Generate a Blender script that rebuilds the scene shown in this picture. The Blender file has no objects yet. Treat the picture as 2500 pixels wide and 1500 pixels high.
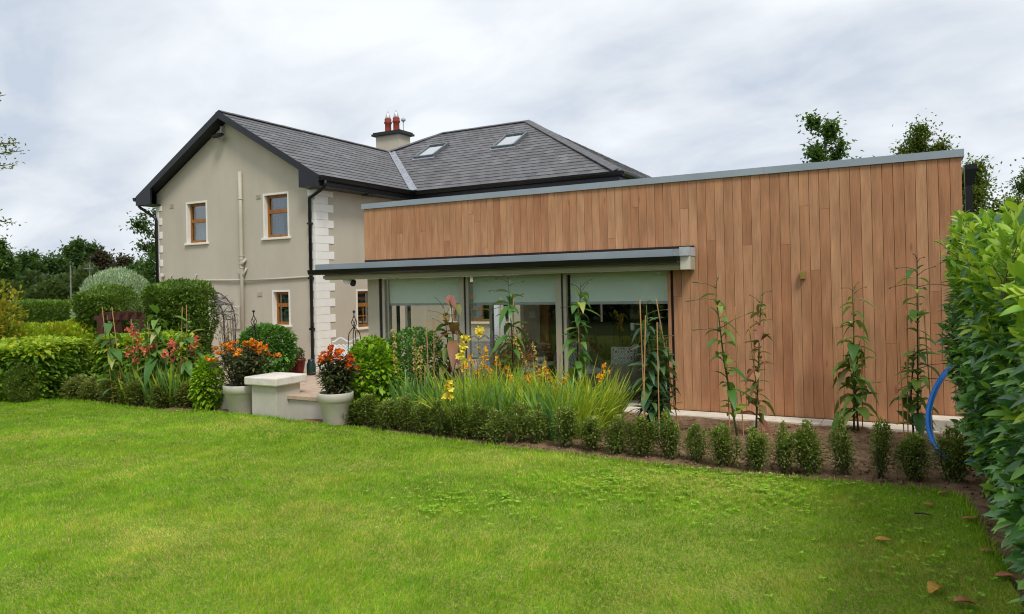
import bpy, math, random
import numpy as np
from mathutils import Vector, Matrix
random.seed(7); RNG = np.random.default_rng(7)
SC = bpy.context.scene; COL = SC.collection
pi = math.pi; rad = math.radians

# ------------------------------------------------------------------ camera
H = 1.95
CR = np.array([[0.87832, 0.47756, -0.02213], [-0.02178, -0.00627, -0.99974], [-0.47758, 0.87858, 0.00490]])
FPX, CY = 1780.0, 686.4
cd = bpy.data.cameras.new('camera'); cam = bpy.data.objects.new('camera', cd); COL.objects.link(cam)
cam.matrix_world = Matrix.Translation((0, 0, H)) @ Matrix([list(CR[0]), list(-CR[1]), list(-CR[2])]).transposed().to_4x4()
cd.sensor_width = 36; cd.lens = FPX / 2500 * 36; cd.shift_y = -(750 - CY) / 2500
cd.clip_start = .05; cd.clip_end = 2000
cd.dof.use_dof = True; cd.dof.focus_distance = 9.0; cd.dof.aperture_fstop = 4.5
SC.camera = cam
# ------------------------------------------------------------------ sky, sun, exposure
SUN_EL, SUN_AZ = rad(54), rad(130)     # azimuth measured from +Y clockwise: behind the camera, a little to its right
W = bpy.data.worlds.new('World'); SC.world = W; W.use_nodes = True
nt = W.node_tree; nt.nodes.clear()
def wn(t, **k):
    n = nt.nodes.new(t)
    for a, b in k.items(): setattr(n, a, b)
    return n
out = wn('ShaderNodeOutputWorld'); bg = wn('ShaderNodeBackground'); bg.inputs['Strength'].default_value = .1
sky = wn('ShaderNodeTexSky', sky_type='NISHITA', sun_disc=False, sun_elevation=SUN_EL, sun_rotation=SUN_AZ)
tc = wn('ShaderNodeTexCoord'); sep = wn('ShaderNodeSeparateXYZ'); nt.links.new(tc.outputs['Generated'], sep.inputs[0])
def wmath(op, a, b=None):
    n = wn('ShaderNodeMath', operation=op)
    for i, v in enumerate((a, b)):
        if v is None: continue
        if hasattr(v, 'is_linked'): nt.links.new(v, n.inputs[i])
        else: n.inputs[i].default_value = v
    return n.outputs[0]
zz = wmath('ADD', wmath('ABSOLUTE', sep.outputs[2]), .34)
comb = wn('ShaderNodeCombineXYZ')
nt.links.new(wmath('DIVIDE', sep.outputs[0], zz), comb.inputs[0]); nt.links.new(wmath('DIVIDE', sep.outputs[1], zz), comb.inputs[1])
def wnoise(scale, detail, rough, off):
    mp = wn('ShaderNodeMapping'); mp.inputs['Location'].default_value = off; mp.inputs['Rotation'].default_value = (0, 0, rad(28))
    mp.inputs['Scale'].default_value = (1.0, 1.5, 1)
    nt.links.new(comb.outputs[0], mp.inputs[0]); n = wn('ShaderNodeTexNoise'); n.inputs['Scale'].default_value = scale
    n.inputs['Detail'].default_value = detail; n.inputs['Roughness'].default_value = rough; n.inputs['Distortion'].default_value = .25
    nt.links.new(mp.outputs[0], n.inputs['Vector']); return n.outputs[0]
cl = wn('ShaderNodeValToRGB')
cl.color_ramp.elements[0].position = .38; cl.color_ramp.elements[0].color = (3.8, 4.3, 5.05, 1)
cl.color_ramp.elements[1].position = .6; cl.color_ramp.elements[1].color = (6.2, 6.45, 6.75, 1)
e = cl.color_ramp.elements.new(.475); e.color = (4.9, 5.25, 5.7, 1)
mixn = wmath('ADD', wmath('MULTIPLY', wnoise(.8, 2, .45, (5.2, 4.7, 0)), .5), wmath('MULTIPLY', wnoise(2.6, 7, .52, (4.7, 5.2, 2)), .5))
nt.links.new(mixn, cl.inputs[0])
cov = wn('ShaderNodeMapRange'); cov.inputs[1].default_value = .3; cov.inputs[2].default_value = .42; cov.inputs[3].default_value = .93; cov.inputs[4].default_value = 1
nt.links.new(wnoise(.8, 3, .5, (7.1, 2.7, 4)), cov.inputs[0])
mx = wn('ShaderNodeMix', data_type='RGBA'); nt.links.new(cov.outputs[0], mx.inputs[0])
nt.links.new(sky.outputs[0], mx.inputs[6]); nt.links.new(cl.outputs[0], mx.inputs[7])
nt.links.new(mx.outputs[2], bg.inputs[0]); nt.links.new(bg.outputs[0], out.inputs[0])
sd = bpy.data.lights.new('sun', 'SUN'); sd.energy = 1.5; sd.angle = rad(16); sd.color = (1, .97, .91)
so = bpy.data.objects.new('sun', sd); COL.objects.link(so)
sdir = Vector((math.sin(SUN_AZ) * math.cos(SUN_EL), math.cos(SUN_AZ) * math.cos(SUN_EL), math.sin(SUN_EL)))
so.rotation_euler = sdir.to_track_quat('Z', 'Y').to_euler(); so.location = (4, -6, 12)
vs = SC.view_settings; vs.view_transform = 'Standard'; vs.look = 'None'; vs.gamma = 1; vs.use_curve_mapping = False; vs.exposure = 0.63
SC.cycles.max_bounces = 8; SC.cycles.transparent_max_bounces = 12; SC.cycles.use_denoising = True; SC.cycles.filter_width = 1.1

# ------------------------------------------------------------------ surveying: a sight line met by a plane of the place
def ray(x, y): return CR.T @ np.array([(x - 1250) / FPX, (y - CY) / FPX, 1.])
def G(x, y, z=0.): d = ray(x, y); s = (z - H) / d[2]; return Vector((d[0] * s, d[1] * s, z))
def D(x, y, dep): d = ray(x, y) * dep; return Vector((d[0], d[1], d[2] + H))
def onY(x, y, Y): d = ray(x, y); s = Y / d[1]; return Vector((d[0] * s, Y, d[2] * s + H))
def onX(x, y, X): d = ray(x, y); s = X / d[0]; return Vector((X, d[1] * s, d[2] * s + H))
def S(r, g, b, m=1.):       # sRGB 0-255 -> linear
    f = lambda c: (c / 255 / 12.92 if c < 10 else ((c / 255 + .055) / 1.055) ** 2.4) * m
    return (f(r), f(g), f(b), 1)

# ------------------------------------------------------------------ object helpers
def tag(o, label=None, cat=None, group=None, kind=None):
    if label: o['label'] = label
    if cat: o['category'] = cat
    if group: o['group'] = group
    if kind: o['kind'] = kind
    return o
def empty(name, loc, label, cat, group=None, rz=0):
    o = bpy.data.objects.new(name, None); COL.objects.link(o); o.location = loc; o.rotation_euler = (0, 0, rz); o.empty_display_size = .2
    return tag(o, label, cat, group)
def link(name, me, parent=None, world=True):
    o = bpy.data.objects.new(name, me); COL.objects.link(o)
    if parent is not None:
        o.parent = parent
        if world: o.matrix_parent_inverse = mw(parent).inverted()
    return o
def mw(o):
    m = o.matrix_basis.copy()
    if o.parent is not None: m = mw(o.parent) @ o.matrix_parent_inverse @ m
    return m
class MB:
    def __init__(s): s.v = []; s.f = []
    def add(s, vs, fs):
        b = len(s.v); s.v += [tuple(p) for p in vs]; s.f += [tuple(b + i for i in f) for f in fs]; return s
    def box(s, x0, x1, y0, y1, z0, z1):
        return s.add([(x0, y0, z0), (x1, y0, z0), (x1, y1, z0), (x0, y1, z0), (x0, y0, z1), (x1, y0, z1), (x1, y1, z1), (x0, y1, z1)],
                     [(0, 3, 2, 1), (4, 5, 6, 7), (0, 1, 5, 4), (1, 2, 6, 5), (2, 3, 7, 6), (3, 0, 4, 7)])
    def hexa(s, lo, hi):    # lo, hi: 4 corners each, counter-clockwise seen from hi
        return s.add(list(lo) + list(hi), [(0, 3, 2, 1), (4, 5, 6, 7), (0, 1, 5, 4), (1, 2, 6, 5), (2, 3, 7, 6), (3, 0, 4, 7)])
    def tube(s, path, rads, n=6, cap=True):
        path = [Vector(p) for p in path]
        if not hasattr(rads, '__len__'): rads = [rads] * len(path)
        rings = []; pu = None
        for i, p in enumerate(path):
            t = (path[min(i + 1, len(path) - 1)] - path[max(i - 1, 0)]).normalized()
            u = t.cross(Vector((0, 0, 1))) if abs(t.z) < .93 else t.cross(Vector((1, 0, 0)))
            u.normalize()
            if pu is not None and u.dot(pu) < 0: u = -u
            if pu is not None:
                u = (pu - t * pu.dot(t)); u.normalize()
            pu = u; w = t.cross(u)
            rings.append([p + (u * math.cos(2 * pi * k / n) + w * math.sin(2 * pi * k / n)) * rads[i] for k in range(n)])
        vs = [q for r in rings for q in r]; fs = []
        for i in range(len(path) - 1):
            for k in range(n):
                a, b = i * n + k, i * n + (k + 1) % n; fs.append((a, b, b + n, a + n))
        if cap: fs.append(tuple(range(n - 1, -1, -1))); fs.append(tuple((len(path) - 1) * n + k for k in range(n)))
        return s.add(vs, fs)
    def lathe(s, c, prof, n=24):
        c = Vector(c); vs = []; fs = []
        for (r, z) in prof: vs += [c + Vector((r * math.cos(2 * pi * k / n), r * math.sin(2 * pi * k / n), z)) for k in range(n)]
        for i in range(len(prof) - 1):
            for k in range(n):
                a, b = i * n + k, i * n + (k + 1) % n; fs.append((a, b, b + n, a + n))
        fs.append(tuple(range(n - 1, -1, -1))); fs.append(tuple((len(prof) - 1) * n + k for k in range(n)))
        return s.add(vs, fs)
    def mesh(s, name, mat, smooth=False):
        me = bpy.data.meshes.new(name); me.from_pydata(s.v, [], s.f); me.materials.append(mat)
        if smooth: me.polygons.foreach_set('use_smooth', [True] * len(me.polygons))
        me.update(); return me
    def build(s, name, mat, parent=None, smooth=False, bevel=0):
        o = link(name, s.mesh(name, mat, smooth), parent)
        if bevel:
            m = o.modifiers.new('bevel', 'BEVEL'); m.width = bevel; m.segments = 2; m.limit_method = 'ANGLE'
        return o
def np_mesh(name, V, F, mat, attrs=None, smooth=False):
    me = bpy.data.meshes.new(name); n, k = F.shape
    me.vertices.add(len(V)); me.vertices.foreach_set('co', np.ascontiguousarray(V, np.float32).ravel())
    me.loops.add(n * k); me.loops.foreach_set('vertex_index', np.ascontiguousarray(F, np.int32).ravel())
    me.polygons.add(n); me.polygons.foreach_set('loop_start', np.arange(0, n * k, k, dtype=np.int32))
    for a, val in (attrs or {}).items():
        at = me.attributes.new(a, 'FLOAT', 'POINT'); at.data.foreach_set('value', np.ascontiguousarray(val, np.float32))
    me.materials.append(mat); me.update(calc_edges=True)
    if smooth: me.polygons.foreach_set('use_smooth', [True] * n)
    return me

# ------------------------------------------------------------------ materials
def newmat(name):
    m = bpy.data.materials.new(name); m.use_nodes = True; t = m.node_tree
    return m, t, t.nodes['Principled BSDF'], t.nodes['Material Output']
def N(t, ty, ins=None, **k):
    n = t.nodes.new(ty)
    for a, b in k.items(): setattr(n, a, b)
    for a, b in (ins or {}).items():
        if hasattr(b, 'is_linked'): t.links.new(b, n.inputs[a])
        else: n.inputs[a].default_value = b
    return n
def ramp(t, fac, stops):
    r = N(t, 'ShaderNodeValToRGB', {0: fac}); el = r.color_ramp.elements
    while len(el) < len(stops): el.new(.5)
    for x, (p, c) in zip(el, stops): x.position = p; x.color = c
    return r.outputs[0]
def surf(name, c1, c2=None, rough=.6, scale=8, bump=.0, bscale=60, metal=0, detail=4, spec=.4, stretch=None, c3=None):
    m, t, b, o = newmat(name); b.inputs['Roughness'].default_value = rough; b.inputs['Metallic'].default_value = metal
    b.inputs['Specular IOR Level'].default_value = spec
    co = N(t, 'ShaderNodeNewGeometry').outputs['Position']
    if stretch:
        co = N(t, 'ShaderNodeMapping', {0: co, 'Scale': stretch}).outputs[0]
    n1 = N(t, 'ShaderNodeTexNoise', {'Vector': co, 'Scale': scale, 'Detail': detail, 'Roughness': .6})
    st = [(.3, c1), (.7, c2 or c1)]
    if c3: st = [(.28, c1), (.5, c2), (.72, c3)]
    t.links.new(ramp(t, n1.outputs[0], st), b.inputs['Base Color'])
    if bump:
        n2 = N(t, 'ShaderNodeTexNoise', {'Vector': co, 'Scale': bscale, 'Detail': 4})
        bp = N(t, 'ShaderNodeBump', {'Strength': bump, 'Distance': .01, 'Height': n2.outputs[0]}); t.links.new(bp.outputs[0], b.inputs['Normal'])
    return m
def leafmat(name, stops, rough=.5, trans=.35, spec=.35, gain=1.35):
    """colour by the leaf's own random number, part of the light passes through the blade"""
    m, t, b, o = newmat(name); b.inputs['Roughness'].default_value = rough; b.inputs['Specular IOR Level'].default_value = spec
    stops = [(p, tuple(min(v * gain, .9) for v in c[:3]) + (1,)) for p, c in stops]
    a = N(t, 'ShaderNodeAttribute', attribute_name='rnd').outputs['Fac']
    c = ramp(t, a, stops)
    nz = N(t, 'ShaderNodeTexNoise', {'Vector': N(t, 'ShaderNodeNewGeometry').outputs['Position'], 'Scale': 2.2, 'Detail': 3})
    hs = N(t, 'ShaderNodeHueSaturation', {'Hue': .5, 'Saturation': 1., 'Value': N(t, 'ShaderNodeMapRange', {0: nz.outputs[0], 1: .3, 2: .7, 3: .8, 4: 1.2}).outputs[0], 'Color': c})
    t.links.new(hs.outputs[0], b.inputs['Base Color'])
    tr = N(t, 'ShaderNodeBsdfTranslucent', {0: N(t, 'ShaderNodeMix', {0: .5, 6: hs.outputs[0], 7: (.25, .42, .03, 1)}, data_type='RGBA').outputs[2]})
    mx = N(t, 'ShaderNodeMixShader', {0: trans, 1: b.outputs[0], 2: tr.outputs[0]}); t.links.new(mx.outputs[0], o.inputs[0])
    return m
M = {}
M['render'] = surf('beige_render', S(186, 177, 159), S(199, 190, 173), .9, 1.1, .25, 140, detail=7, spec=.2, stretch=(1, 1, .4))
M['trim'] = surf('cream_trim', S(228, 224, 212), S(236, 233, 222), .6, 3, .08, 80)
M['quoin'] = surf('cream_quoin', S(234, 232, 224), S(242, 240, 233), .85, 5, .2, 120)
M['fascia'] = surf('black_fascia', S(22, 24, 29), S(28, 30, 36), .35, 3)
M['gutter'] = surf('black_gutter', S(16, 16, 18), S(20, 20, 23), .3, 3)
M['pipe'] = surf('beige_pipe', S(184, 179, 160), S(190, 185, 167), .5, 4)
M['lead'] = surf('lead', S(128, 132, 140), S(172, 175, 182), .45, 7, .15, 30, metal=.3)
M['zinc'] = surf('zinc_coping', S(150, 160, 168), S(164, 173, 180), .42, 1.2, metal=.35)
M['ridge'] = surf('ridge_tile', S(84, 84, 88), S(112, 112, 114), .7, 6, .2, 60)
M['sage'] = surf('sage_beam', S(166, 165, 143), S(176, 175, 154), .55, 1.5)
M['sagelt'] = surf('pale_sage_frame', S(172, 168, 148), S(183, 179, 160), .45, 2)
M['sagelt2'] = surf('pale_end_cap', S(205, 201, 184), S(212, 208, 192), .5, 2)
M['darkgap'] = surf('dark_gap', S(26, 22, 22), S(34, 28, 27), .8, 3)
M['seal'] = surf('black_seal', S(28, 29, 30), S(34, 35, 36), .5, 3)
M['oak'] = surf('golden_oak', S(134, 82, 28), S(168, 110, 44), .45, 14, stretch=(1, 1, .2))
M['kerb'] = surf('concrete_kerb', S(205, 194, 176), S(228, 220, 204), .9, 6, .3, 110)
M['sand'] = surf('sandstone', S(172, 146, 124), S(196, 172, 150), .9, 4, .25, 60, c3=S(160, 138, 116))
M['cap'] = surf('pale_coping', S(214, 205, 192), S(232, 225, 214), .85, 7, .3, 70)
M['soil'] = surf('soil', S(88, 66, 50), S(128, 103, 80), .95, 9, .8, 45, detail=8, c3=S(150, 124, 98), spec=.1)
M['pot'] = surf('cream_pot', S(190, 184, 170), S(204, 199, 186), .55, 4, .05, 40)
M['terra'] = surf('glazed_terracotta', S(96, 34, 24), S(128, 52, 36), .35, 7)
M['clay'] = surf('clay_pot', S(128, 50, 34), S(150, 64, 44), .75, 8, .2, 60)
M['iron'] = surf('black_iron', S(30, 30, 32), S(42, 42, 44), .5, 10, metal=.4)
M['white'] = surf('white_paint', S(232, 236, 240), S(240, 243, 246), .45, 4)
M['hose'] = surf('blue_pipe', S(12, 108, 200), S(18, 124, 216), .3, 3, spec=.5)
M['cane'] = surf('bamboo', S(176, 128, 78), S(204, 158, 104), .55, 30, stretch=(1, 1, .2))
M['stem'] = surf('green_stem', S(62, 82, 36), S(92, 108, 52), .6, 12)
M['dstem'] = surf('dark_stem', S(52, 42, 40), S(74, 66, 46), .6, 12)
M['twig'] = surf('grey_twig', S(104, 100, 98), S(150, 146, 142), .8, 12)
M['bark'] = surf('bark', S(74, 62, 50), S(112, 98, 82), .95, 9, .6, 30)
M['brownwood'] = surf('red_brown_timber', S(70, 38, 32), S(94, 54, 44), .7, 8, .2, 30)
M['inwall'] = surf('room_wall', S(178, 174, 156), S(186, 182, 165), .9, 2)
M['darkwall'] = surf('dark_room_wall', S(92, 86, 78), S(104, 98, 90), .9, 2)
M['floor'] = surf('tiled_floor', S(96, 88, 78), S(120, 110, 98), .4, 3)
M['white2'] = surf('off_white_frame', S(206, 207, 196), S(216, 217, 207), .45, 3)
M['curtain'] = surf('net_curtain', S(150, 158, 160), S(196, 200, 200), .9, 9, stretch=(6, 6, .3))
M['brass'] = surf('brass_lamp', S(150, 128, 66), S(168, 146, 84), .4, 8, metal=.4)
M['grey'] = surf('grey_plastic', S(168, 172, 174), S(188, 190, 192), .5, 8)
M['chrome'] = surf('steel_cowl', S(188, 190, 194), S(208, 210, 214), .3, 8, metal=.6)
M['deadleaf'] = surf('dry_leaf', S(190, 118, 40), S(206, 160, 56), .6, 30, c3=S(160, 92, 52))
M['deadleaf2'] = surf('brown_dry_leaf', S(150, 92, 58), S(188, 122, 84), .6, 30)
def blindmat():
    m, t, b, o = newmat('sage_blind_fabric'); b.inputs['Roughness'].default_value = .9
    nz = N(t, 'ShaderNodeTexNoise', {'Vector': N(t, 'ShaderNodeMapping', {0: N(t, 'ShaderNodeNewGeometry').outputs['Position'], 'Scale': (1, 1, 60)}).outputs[0], 'Scale': 4, 'Detail': 3})
    t.links.new(ramp(t, nz.outputs[0], [(.3, S(222, 238, 228)), (.7, S(230, 244, 235))]), b.inputs['Base Color'])
    return m
M['blind'] = blindmat()
def glassmat(name, tint, ior=1.45, boost=1.):
    m, t, b, o = newmat(name); t.nodes.remove(b)
    bf = N(t, 'ShaderNodeNewGeometry').outputs['Backfacing']; fr = N(t, 'ShaderNodeFresnel', {'IOR': N(t, 'ShaderNodeMapRange', {0: bf, 1: 0, 2: 1, 3: ior, 4: 1 / ior}).outputs[0]}); fm = N(t, 'ShaderNodeMath', {0: fr.outputs[0], 1: boost}, operation='MULTIPLY')
    tr = N(t, 'ShaderNodeBsdfTransparent', {0: tint}); gl = N(t, 'ShaderNodeBsdfGlossy', {'Roughness': .01, 'Color': (1, 1, 1, 1)})
    t.links.new(N(t, 'ShaderNodeMixShader', {0: fm.outputs[0], 1: tr.outputs[0], 2: gl.outputs[0]}).outputs[0], o.inputs[0]); return m
M['glass'] = glassmat('window_glass', (.95, .97, .96, 1), 1.5, 1.2)
M['glassh'] = glassmat('house_window_glass', (.6, .68, .7, 1), 1.6, 2.4)
M['sky_glass'] = glassmat('roof_window_glass', (.5, .55, .6, 1), 2.2, 2.2)
def cedarmat():
    m, t, b, o = newmat('cedar_board'); b.inputs['Roughness'].default_value = .62; b.inputs['Specular IOR Level'].default_value = .3
    rnd = N(t, 'ShaderNodeObjectInfo').outputs['Random']; ob = N(t, 'ShaderNodeTexCoord').outputs['Object']
    off = N(t, 'ShaderNodeCombineXYZ', {0: N(t, 'ShaderNodeMath', {0: rnd, 1: 91.7}, operation='MULTIPLY').outputs[0], 2: N(t, 'ShaderNodeMath', {0: rnd, 1: 37.3}, operation='MULTIPLY').outputs[0]})
    p = N(t, 'ShaderNodeVectorMath', {0: ob, 1: off.outputs[0]}, operation='ADD').outputs[0]
    base = ramp(t, rnd, [(0, S(172, 122, 90)), (.25, S(179, 131, 98)), (.5, S(184, 137, 103)), (.75, S(190, 144, 110)), (1, S(176, 127, 94))])
    gr = N(t, 'ShaderNodeTexNoise', {'Vector': N(t, 'ShaderNodeMapping', {0: p, 'Scale': (34, 34, 1.3)}).outputs[0], 'Scale': 2.2, 'Detail': 6, 'Roughness': .62, 'Distortion': .6})
    cl_ = N(t, 'ShaderNodeTexNoise', {'Vector': N(t, 'ShaderNodeMapping', {0: p, 'Scale': (5, 5, 1)}).outputs[0], 'Scale': 1.6, 'Detail': 4})
    g = N(t, 'ShaderNodeMath', {0: N(t, 'ShaderNodeMapRange', {0: gr.outputs[0], 1: .3, 2: .7, 3: .82, 4: 1.14}).outputs[0], 1: N(t, 'ShaderNodeMapRange', {0: cl_.outputs[0], 1: .3, 2: .7, 3: .78, 4: 1.18}).outputs[0]}, operation='MULTIPLY')
    vo = N(t, 'ShaderNodeTexVoronoi', {'Vector': N(t, 'ShaderNodeMapping', {0: p, 'Scale': (3.2, 3.2, .9)}).outputs[0], 'Scale': 1.0})
    kn = N(t, 'ShaderNodeMapRange', {0: vo.outputs['Distance'], 1: .03, 2: .075, 3: .62, 4: 1.})
    g2 = N(t, 'ShaderNodeMath', {0: g.outputs[0], 1: kn.outputs[0]}, operation='MULTIPLY')
    hs = N(t, 'ShaderNodeHueSaturation', {'Hue': .5, 'Saturation': 1.04, 'Value': g2.outputs[0], 'Color': base}); t.links.new(hs.outputs[0], b.inputs['Base Color'])
    t.links.new(N(t, 'ShaderNodeBump', {'Strength': .15, 'Distance': .003, 'Height': gr.outputs[0]}).outputs[0], b.inputs['Normal'])
    return m
M['cedar'] = cedarmat()
def slatemat():
    m, t, b, o = newmat('grey_slate'); b.inputs['Roughness'].default_value = .5; b.inputs['Specular IOR Level'].default_value = .55
    a = N(t, 'ShaderNodeAttribute', attribute_name='rnd').outputs['Fac']; rnd = N(t, 'ShaderNodeObjectInfo').outputs['Random']
    f = N(t, 'ShaderNodeMath', {0: N(t, 'ShaderNodeMath', {0: a, 1: rnd}, operation='ADD').outputs[0]}, operation='FRACT').outputs[0]
    c = ramp(t, f, [(0, S(80, 78, 79)), (.35, S(89, 87, 88)), (.7, S(94, 92, 94)), (1, S(106, 104, 106))])
    pos = N(t, 'ShaderNodeNewGeometry').outputs['Position']
    nz = N(t, 'ShaderNodeTexNoise', {'Vector': pos, 'Scale': 6, 'Detail': 6})
    n2 = N(t, 'ShaderNodeTexNoise', {'Vector': N(t, 'ShaderNodeMapping', {0: pos, 'Scale': (2.6, .7, .7)}).outputs[0], 'Scale': .9, 'Detail': 4})
    v = N(t, 'ShaderNodeMath', {0: N(t, 'ShaderNodeMapRange', {0: nz.outputs[0], 1: .3, 2: .7, 3: .9, 4: 1.1}).outputs[0], 1: N(t, 'ShaderNodeMapRange', {0: n2.outputs[0], 1: .35, 2: .65, 3: .88, 4: 1.14}).outputs[0]}, operation='MULTIPLY')
    hs = N(t, 'ShaderNodeHueSaturation', {'Hue': .5, 'Saturation': 1., 'Value': v.outputs[0], 'Color': c}); t.links.new(hs.outputs[0], b.inputs['Base Color'])
    return m
M['slate'] = slatemat()
def wickermat():
    m, t, b, o = newmat('grey_wicker'); b.inputs['Roughness'].default_value = .8
    p = N(t, 'ShaderNodeTexCoord').outputs['Object']
    w = N(t, 'ShaderNodeTexWave', {'Vector': p, 'Scale': 26, 'Distortion': 1.5}, bands_direction='Z'); w2 = N(t, 'ShaderNodeTexWave', {'Vector': p, 'Scale': 26, 'Distortion': 1.5}, bands_direction='DIAGONAL')
    ml = N(t, 'ShaderNodeMath', {0: w.outputs['Fac'], 1: w2.outputs['Fac']}, operation='MULTIPLY')
    t.links.new(ramp(t, ml.outputs[0], [(.05, S(84, 78, 70)), (.6, S(150, 143, 132))]), b.inputs['Base Color'])
    t.links.new(N(t, 'ShaderNodeBump', {'Strength': .6, 'Distance': .01, 'Height': ml.outputs[0]}).outputs[0], b.inputs['Normal']); return m
M['wicker'] = wickermat()
def cushmat():
    m, t, b, o = newmat('scallop_pattern_cloth'); b.inputs['Roughness'].default_value = .9
    p = N(t, 'ShaderNodeTexCoord').outputs['Object']
    vo = N(t, 'ShaderNodeTexVoronoi', {'Vector': p, 'Scale': 9, 'Randomness': .1})
    w = N(t, 'ShaderNodeMath', {0: N(t, 'ShaderNodeMath', {0: vo.outputs['Distance'], 1: 46.}, operation='MULTIPLY').outputs[0]}, operation='SINE')
    t.links.new(ramp(t, w.outputs[0], [(.35, S(86, 90, 94)), (.5, S(214, 214, 210))]), b.inputs['Base Color']); return m
M['cush'] = cushmat()
def grassground():
    m, t, b, o = newmat('lawn_turf'); b.inputs['Roughness'].default_value = .95; b.inputs['Specular IOR Level'].default_value = .1
    pos = N(t, 'ShaderNodeNewGeometry').outputs['Position']
    n1 = N(t, 'ShaderNodeTexNoise', {'Vector': pos, 'Scale': .8, 'Detail': 6}); n2 = N(t, 'ShaderNodeTexNoise', {'Vector': pos, 'Scale': 40, 'Detail': 4})
    a = ramp(t, n1.outputs[0], [(.35, (.19, .31, .02, 1)), (.65, (.3, .36, .05, 1))])
    c = N(t, 'ShaderNodeMix', {0: N(t, 'ShaderNodeMapRange', {0: n2.outputs[0], 1: .4, 2: .6}).outputs[0], 6: a, 7: (.17, .17, .05, 1)}, data_type='RGBA')
    t.links.new(c.outputs[2], b.inputs['Base Color']); return m
M['turf'] = grassground()
GREEN = lambda d, m_, l: [(0, d), (.5, m_), (1, l)]
M['laurel'] = leafmat('laurel_leaf', [(0, (.02, .065, .022, 1)), (.45, (.04, .115, .026, 1)), (.75, (.075, .18, .024, 1)), (1, (.17, .31, .028, 1))], .33, .25, .55, gain=1.9)
M['laurel_new'] = leafmat('young_laurel_leaf', [(0, (.1, .2, .018, 1)), (.5, (.2, .33, .022, 1)), (1, (.34, .43, .03, 1))], .4, .4, .4, gain=1.6)
M['hedge'] = leafmat('hedge_laurel_leaf', [(0, (.04, .1, .012, 1)), (.5, (.1, .19, .015, 1)), (1, (.22, .32, .02, 1))], .45, .35, gain=1.6)
M['hedge_y'] = leafmat('yellow_hedge_leaf', [(0, (.16, .26, .015, 1)), (.6, (.28, .36, .02, 1)), (1, (.38, .36, .02, 1))], .5, .4, gain=1.6)
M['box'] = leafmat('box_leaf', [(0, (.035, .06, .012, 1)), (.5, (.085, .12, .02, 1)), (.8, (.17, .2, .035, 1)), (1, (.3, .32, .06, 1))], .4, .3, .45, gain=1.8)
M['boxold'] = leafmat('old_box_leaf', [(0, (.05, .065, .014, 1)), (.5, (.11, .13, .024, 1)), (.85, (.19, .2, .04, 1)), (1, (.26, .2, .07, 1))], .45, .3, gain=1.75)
M['topiary'] = leafmat('clipped_leaf', [(0, (.035, .075, .012, 1)), (.55, (.08, .14, .018, 1)), (1, (.16, .23, .03, 1))], .5, .3, gain=1.6)
M['lime'] = leafmat('lime_leaf', [(0, (.06, .15, .012, 1)), (.5, (.19, .34, .015, 1)), (1, (.38, .5, .02, 1))], .4, .35)
M['bush'] = leafmat('bush_leaf', [(0, (.03, .1, .018, 1)), (.55, (.07, .19, .03, 1)), (1, (.15, .3, .05, 1))], .45, .35)
M['willow'] = leafmat('silver_leaf', [(0, (.16, .24, .12, 1)), (.5, (.3, .38, .24, 1)), (1, (.5, .56, .42, 1))], .6, .3, gain=1.5)
M['oaktree'] = leafmat('far_tree_leaf', [(0, (.018, .045, .014, 1)), (.5, (.035, .075, .02, 1)), (1, (.06, .11, .026, 1))], .6, .25)
M['olive'] = leafmat('olive_tree_leaf', [(0, (.03, .06, .015, 1)), (.5, (.075, .11, .018, 1)), (.85, (.16, .16, .02, 1)), (1, (.28, .18, .03, 1))], .5, .3)
M['purple'] = leafmat('purple_beech_leaf', [(0, (.022, .012, .015, 1)), (.6, (.05, .024, .026, 1)), (1, (.085, .045, .04, 1))], .55, .2)
M['scrub'] = leafmat('scrub_leaf', [(0, (.03, .05, .02, 1)), (.5, (.06, .085, .03, 1)), (1, (.1, .13, .04, 1))], .6, .25)
M['goldleaf'] = leafmat('golden_leaf', [(0, (.12, .17, .02, 1)), (.5, (.3, .26, .02, 1)), (1, (.48, .32, .02, 1))], .5, .35)
M['tree'] = leafmat('tree_leaf', [(0, (.018, .05, .014, 1)), (.5, (.04, .09, .02, 1)), (1, (.09, .15, .028, 1))], .45, .3)
M['lily'] = leafmat('lily_leaf', [(0, (.035, .1, .022, 1)), (.5, (.07, .17, .03, 1)), (.85, (.14, .25, .04, 1)), (1, (.28, .32, .05, 1))], .4, .3, .45)
M['lilydark'] = leafmat('dark_lily_leaf', [(0, (.02, .06, .03, 1)), (.6, (.04, .1, .04, 1)), (1, (.09, .17, .05, 1))], .4, .25, .45)
M['lilyred'] = leafmat('withering_lily_leaf', [(0, (.05, .11, .03, 1)), (.3, (.12, .17, .04, 1)), (.55, (.26, .1, .07, 1)), (.8, (.2, .07, .05, 1)), (1, (.32, .26, .06, 1))], .5, .3)
M['lilybrown'] = leafmat('dried_lily_leaf', [(0, (.09, .12, .03, 1)), (.3, (.2, .13, .05, 1)), (.6, (.17, .06, .035, 1)), (.85, (.26, .1, .06, 1)), (1, (.42, .34, .14, 1))], .55, .3)
M['lilyblotch'] = leafmat('blotched_lily_leaf', [(0, (.05, .13, .025, 1)), (.5, (.1, .2, .035, 1)), (.8, (.24, .3, .07, 1)), (.92, (.32, .34, .16, 1)), (1, (.1, .04, .03, 1))], .45, .3)
M['iris'] = leafmat('sword_leaf', [(0, (.05, .13, .04, 1)), (.5, (.1, .21, .05, 1)), (1, (.2, .32, .07, 1))], .45, .35, gain=1.5)
M['croc'] = leafmat('grassy_leaf', [(0, (.13, .22, .02, 1)), (.5, (.24, .34, .025, 1)), (1, (.42, .42, .04, 1))], .45, .4, gain=1.75)
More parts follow.
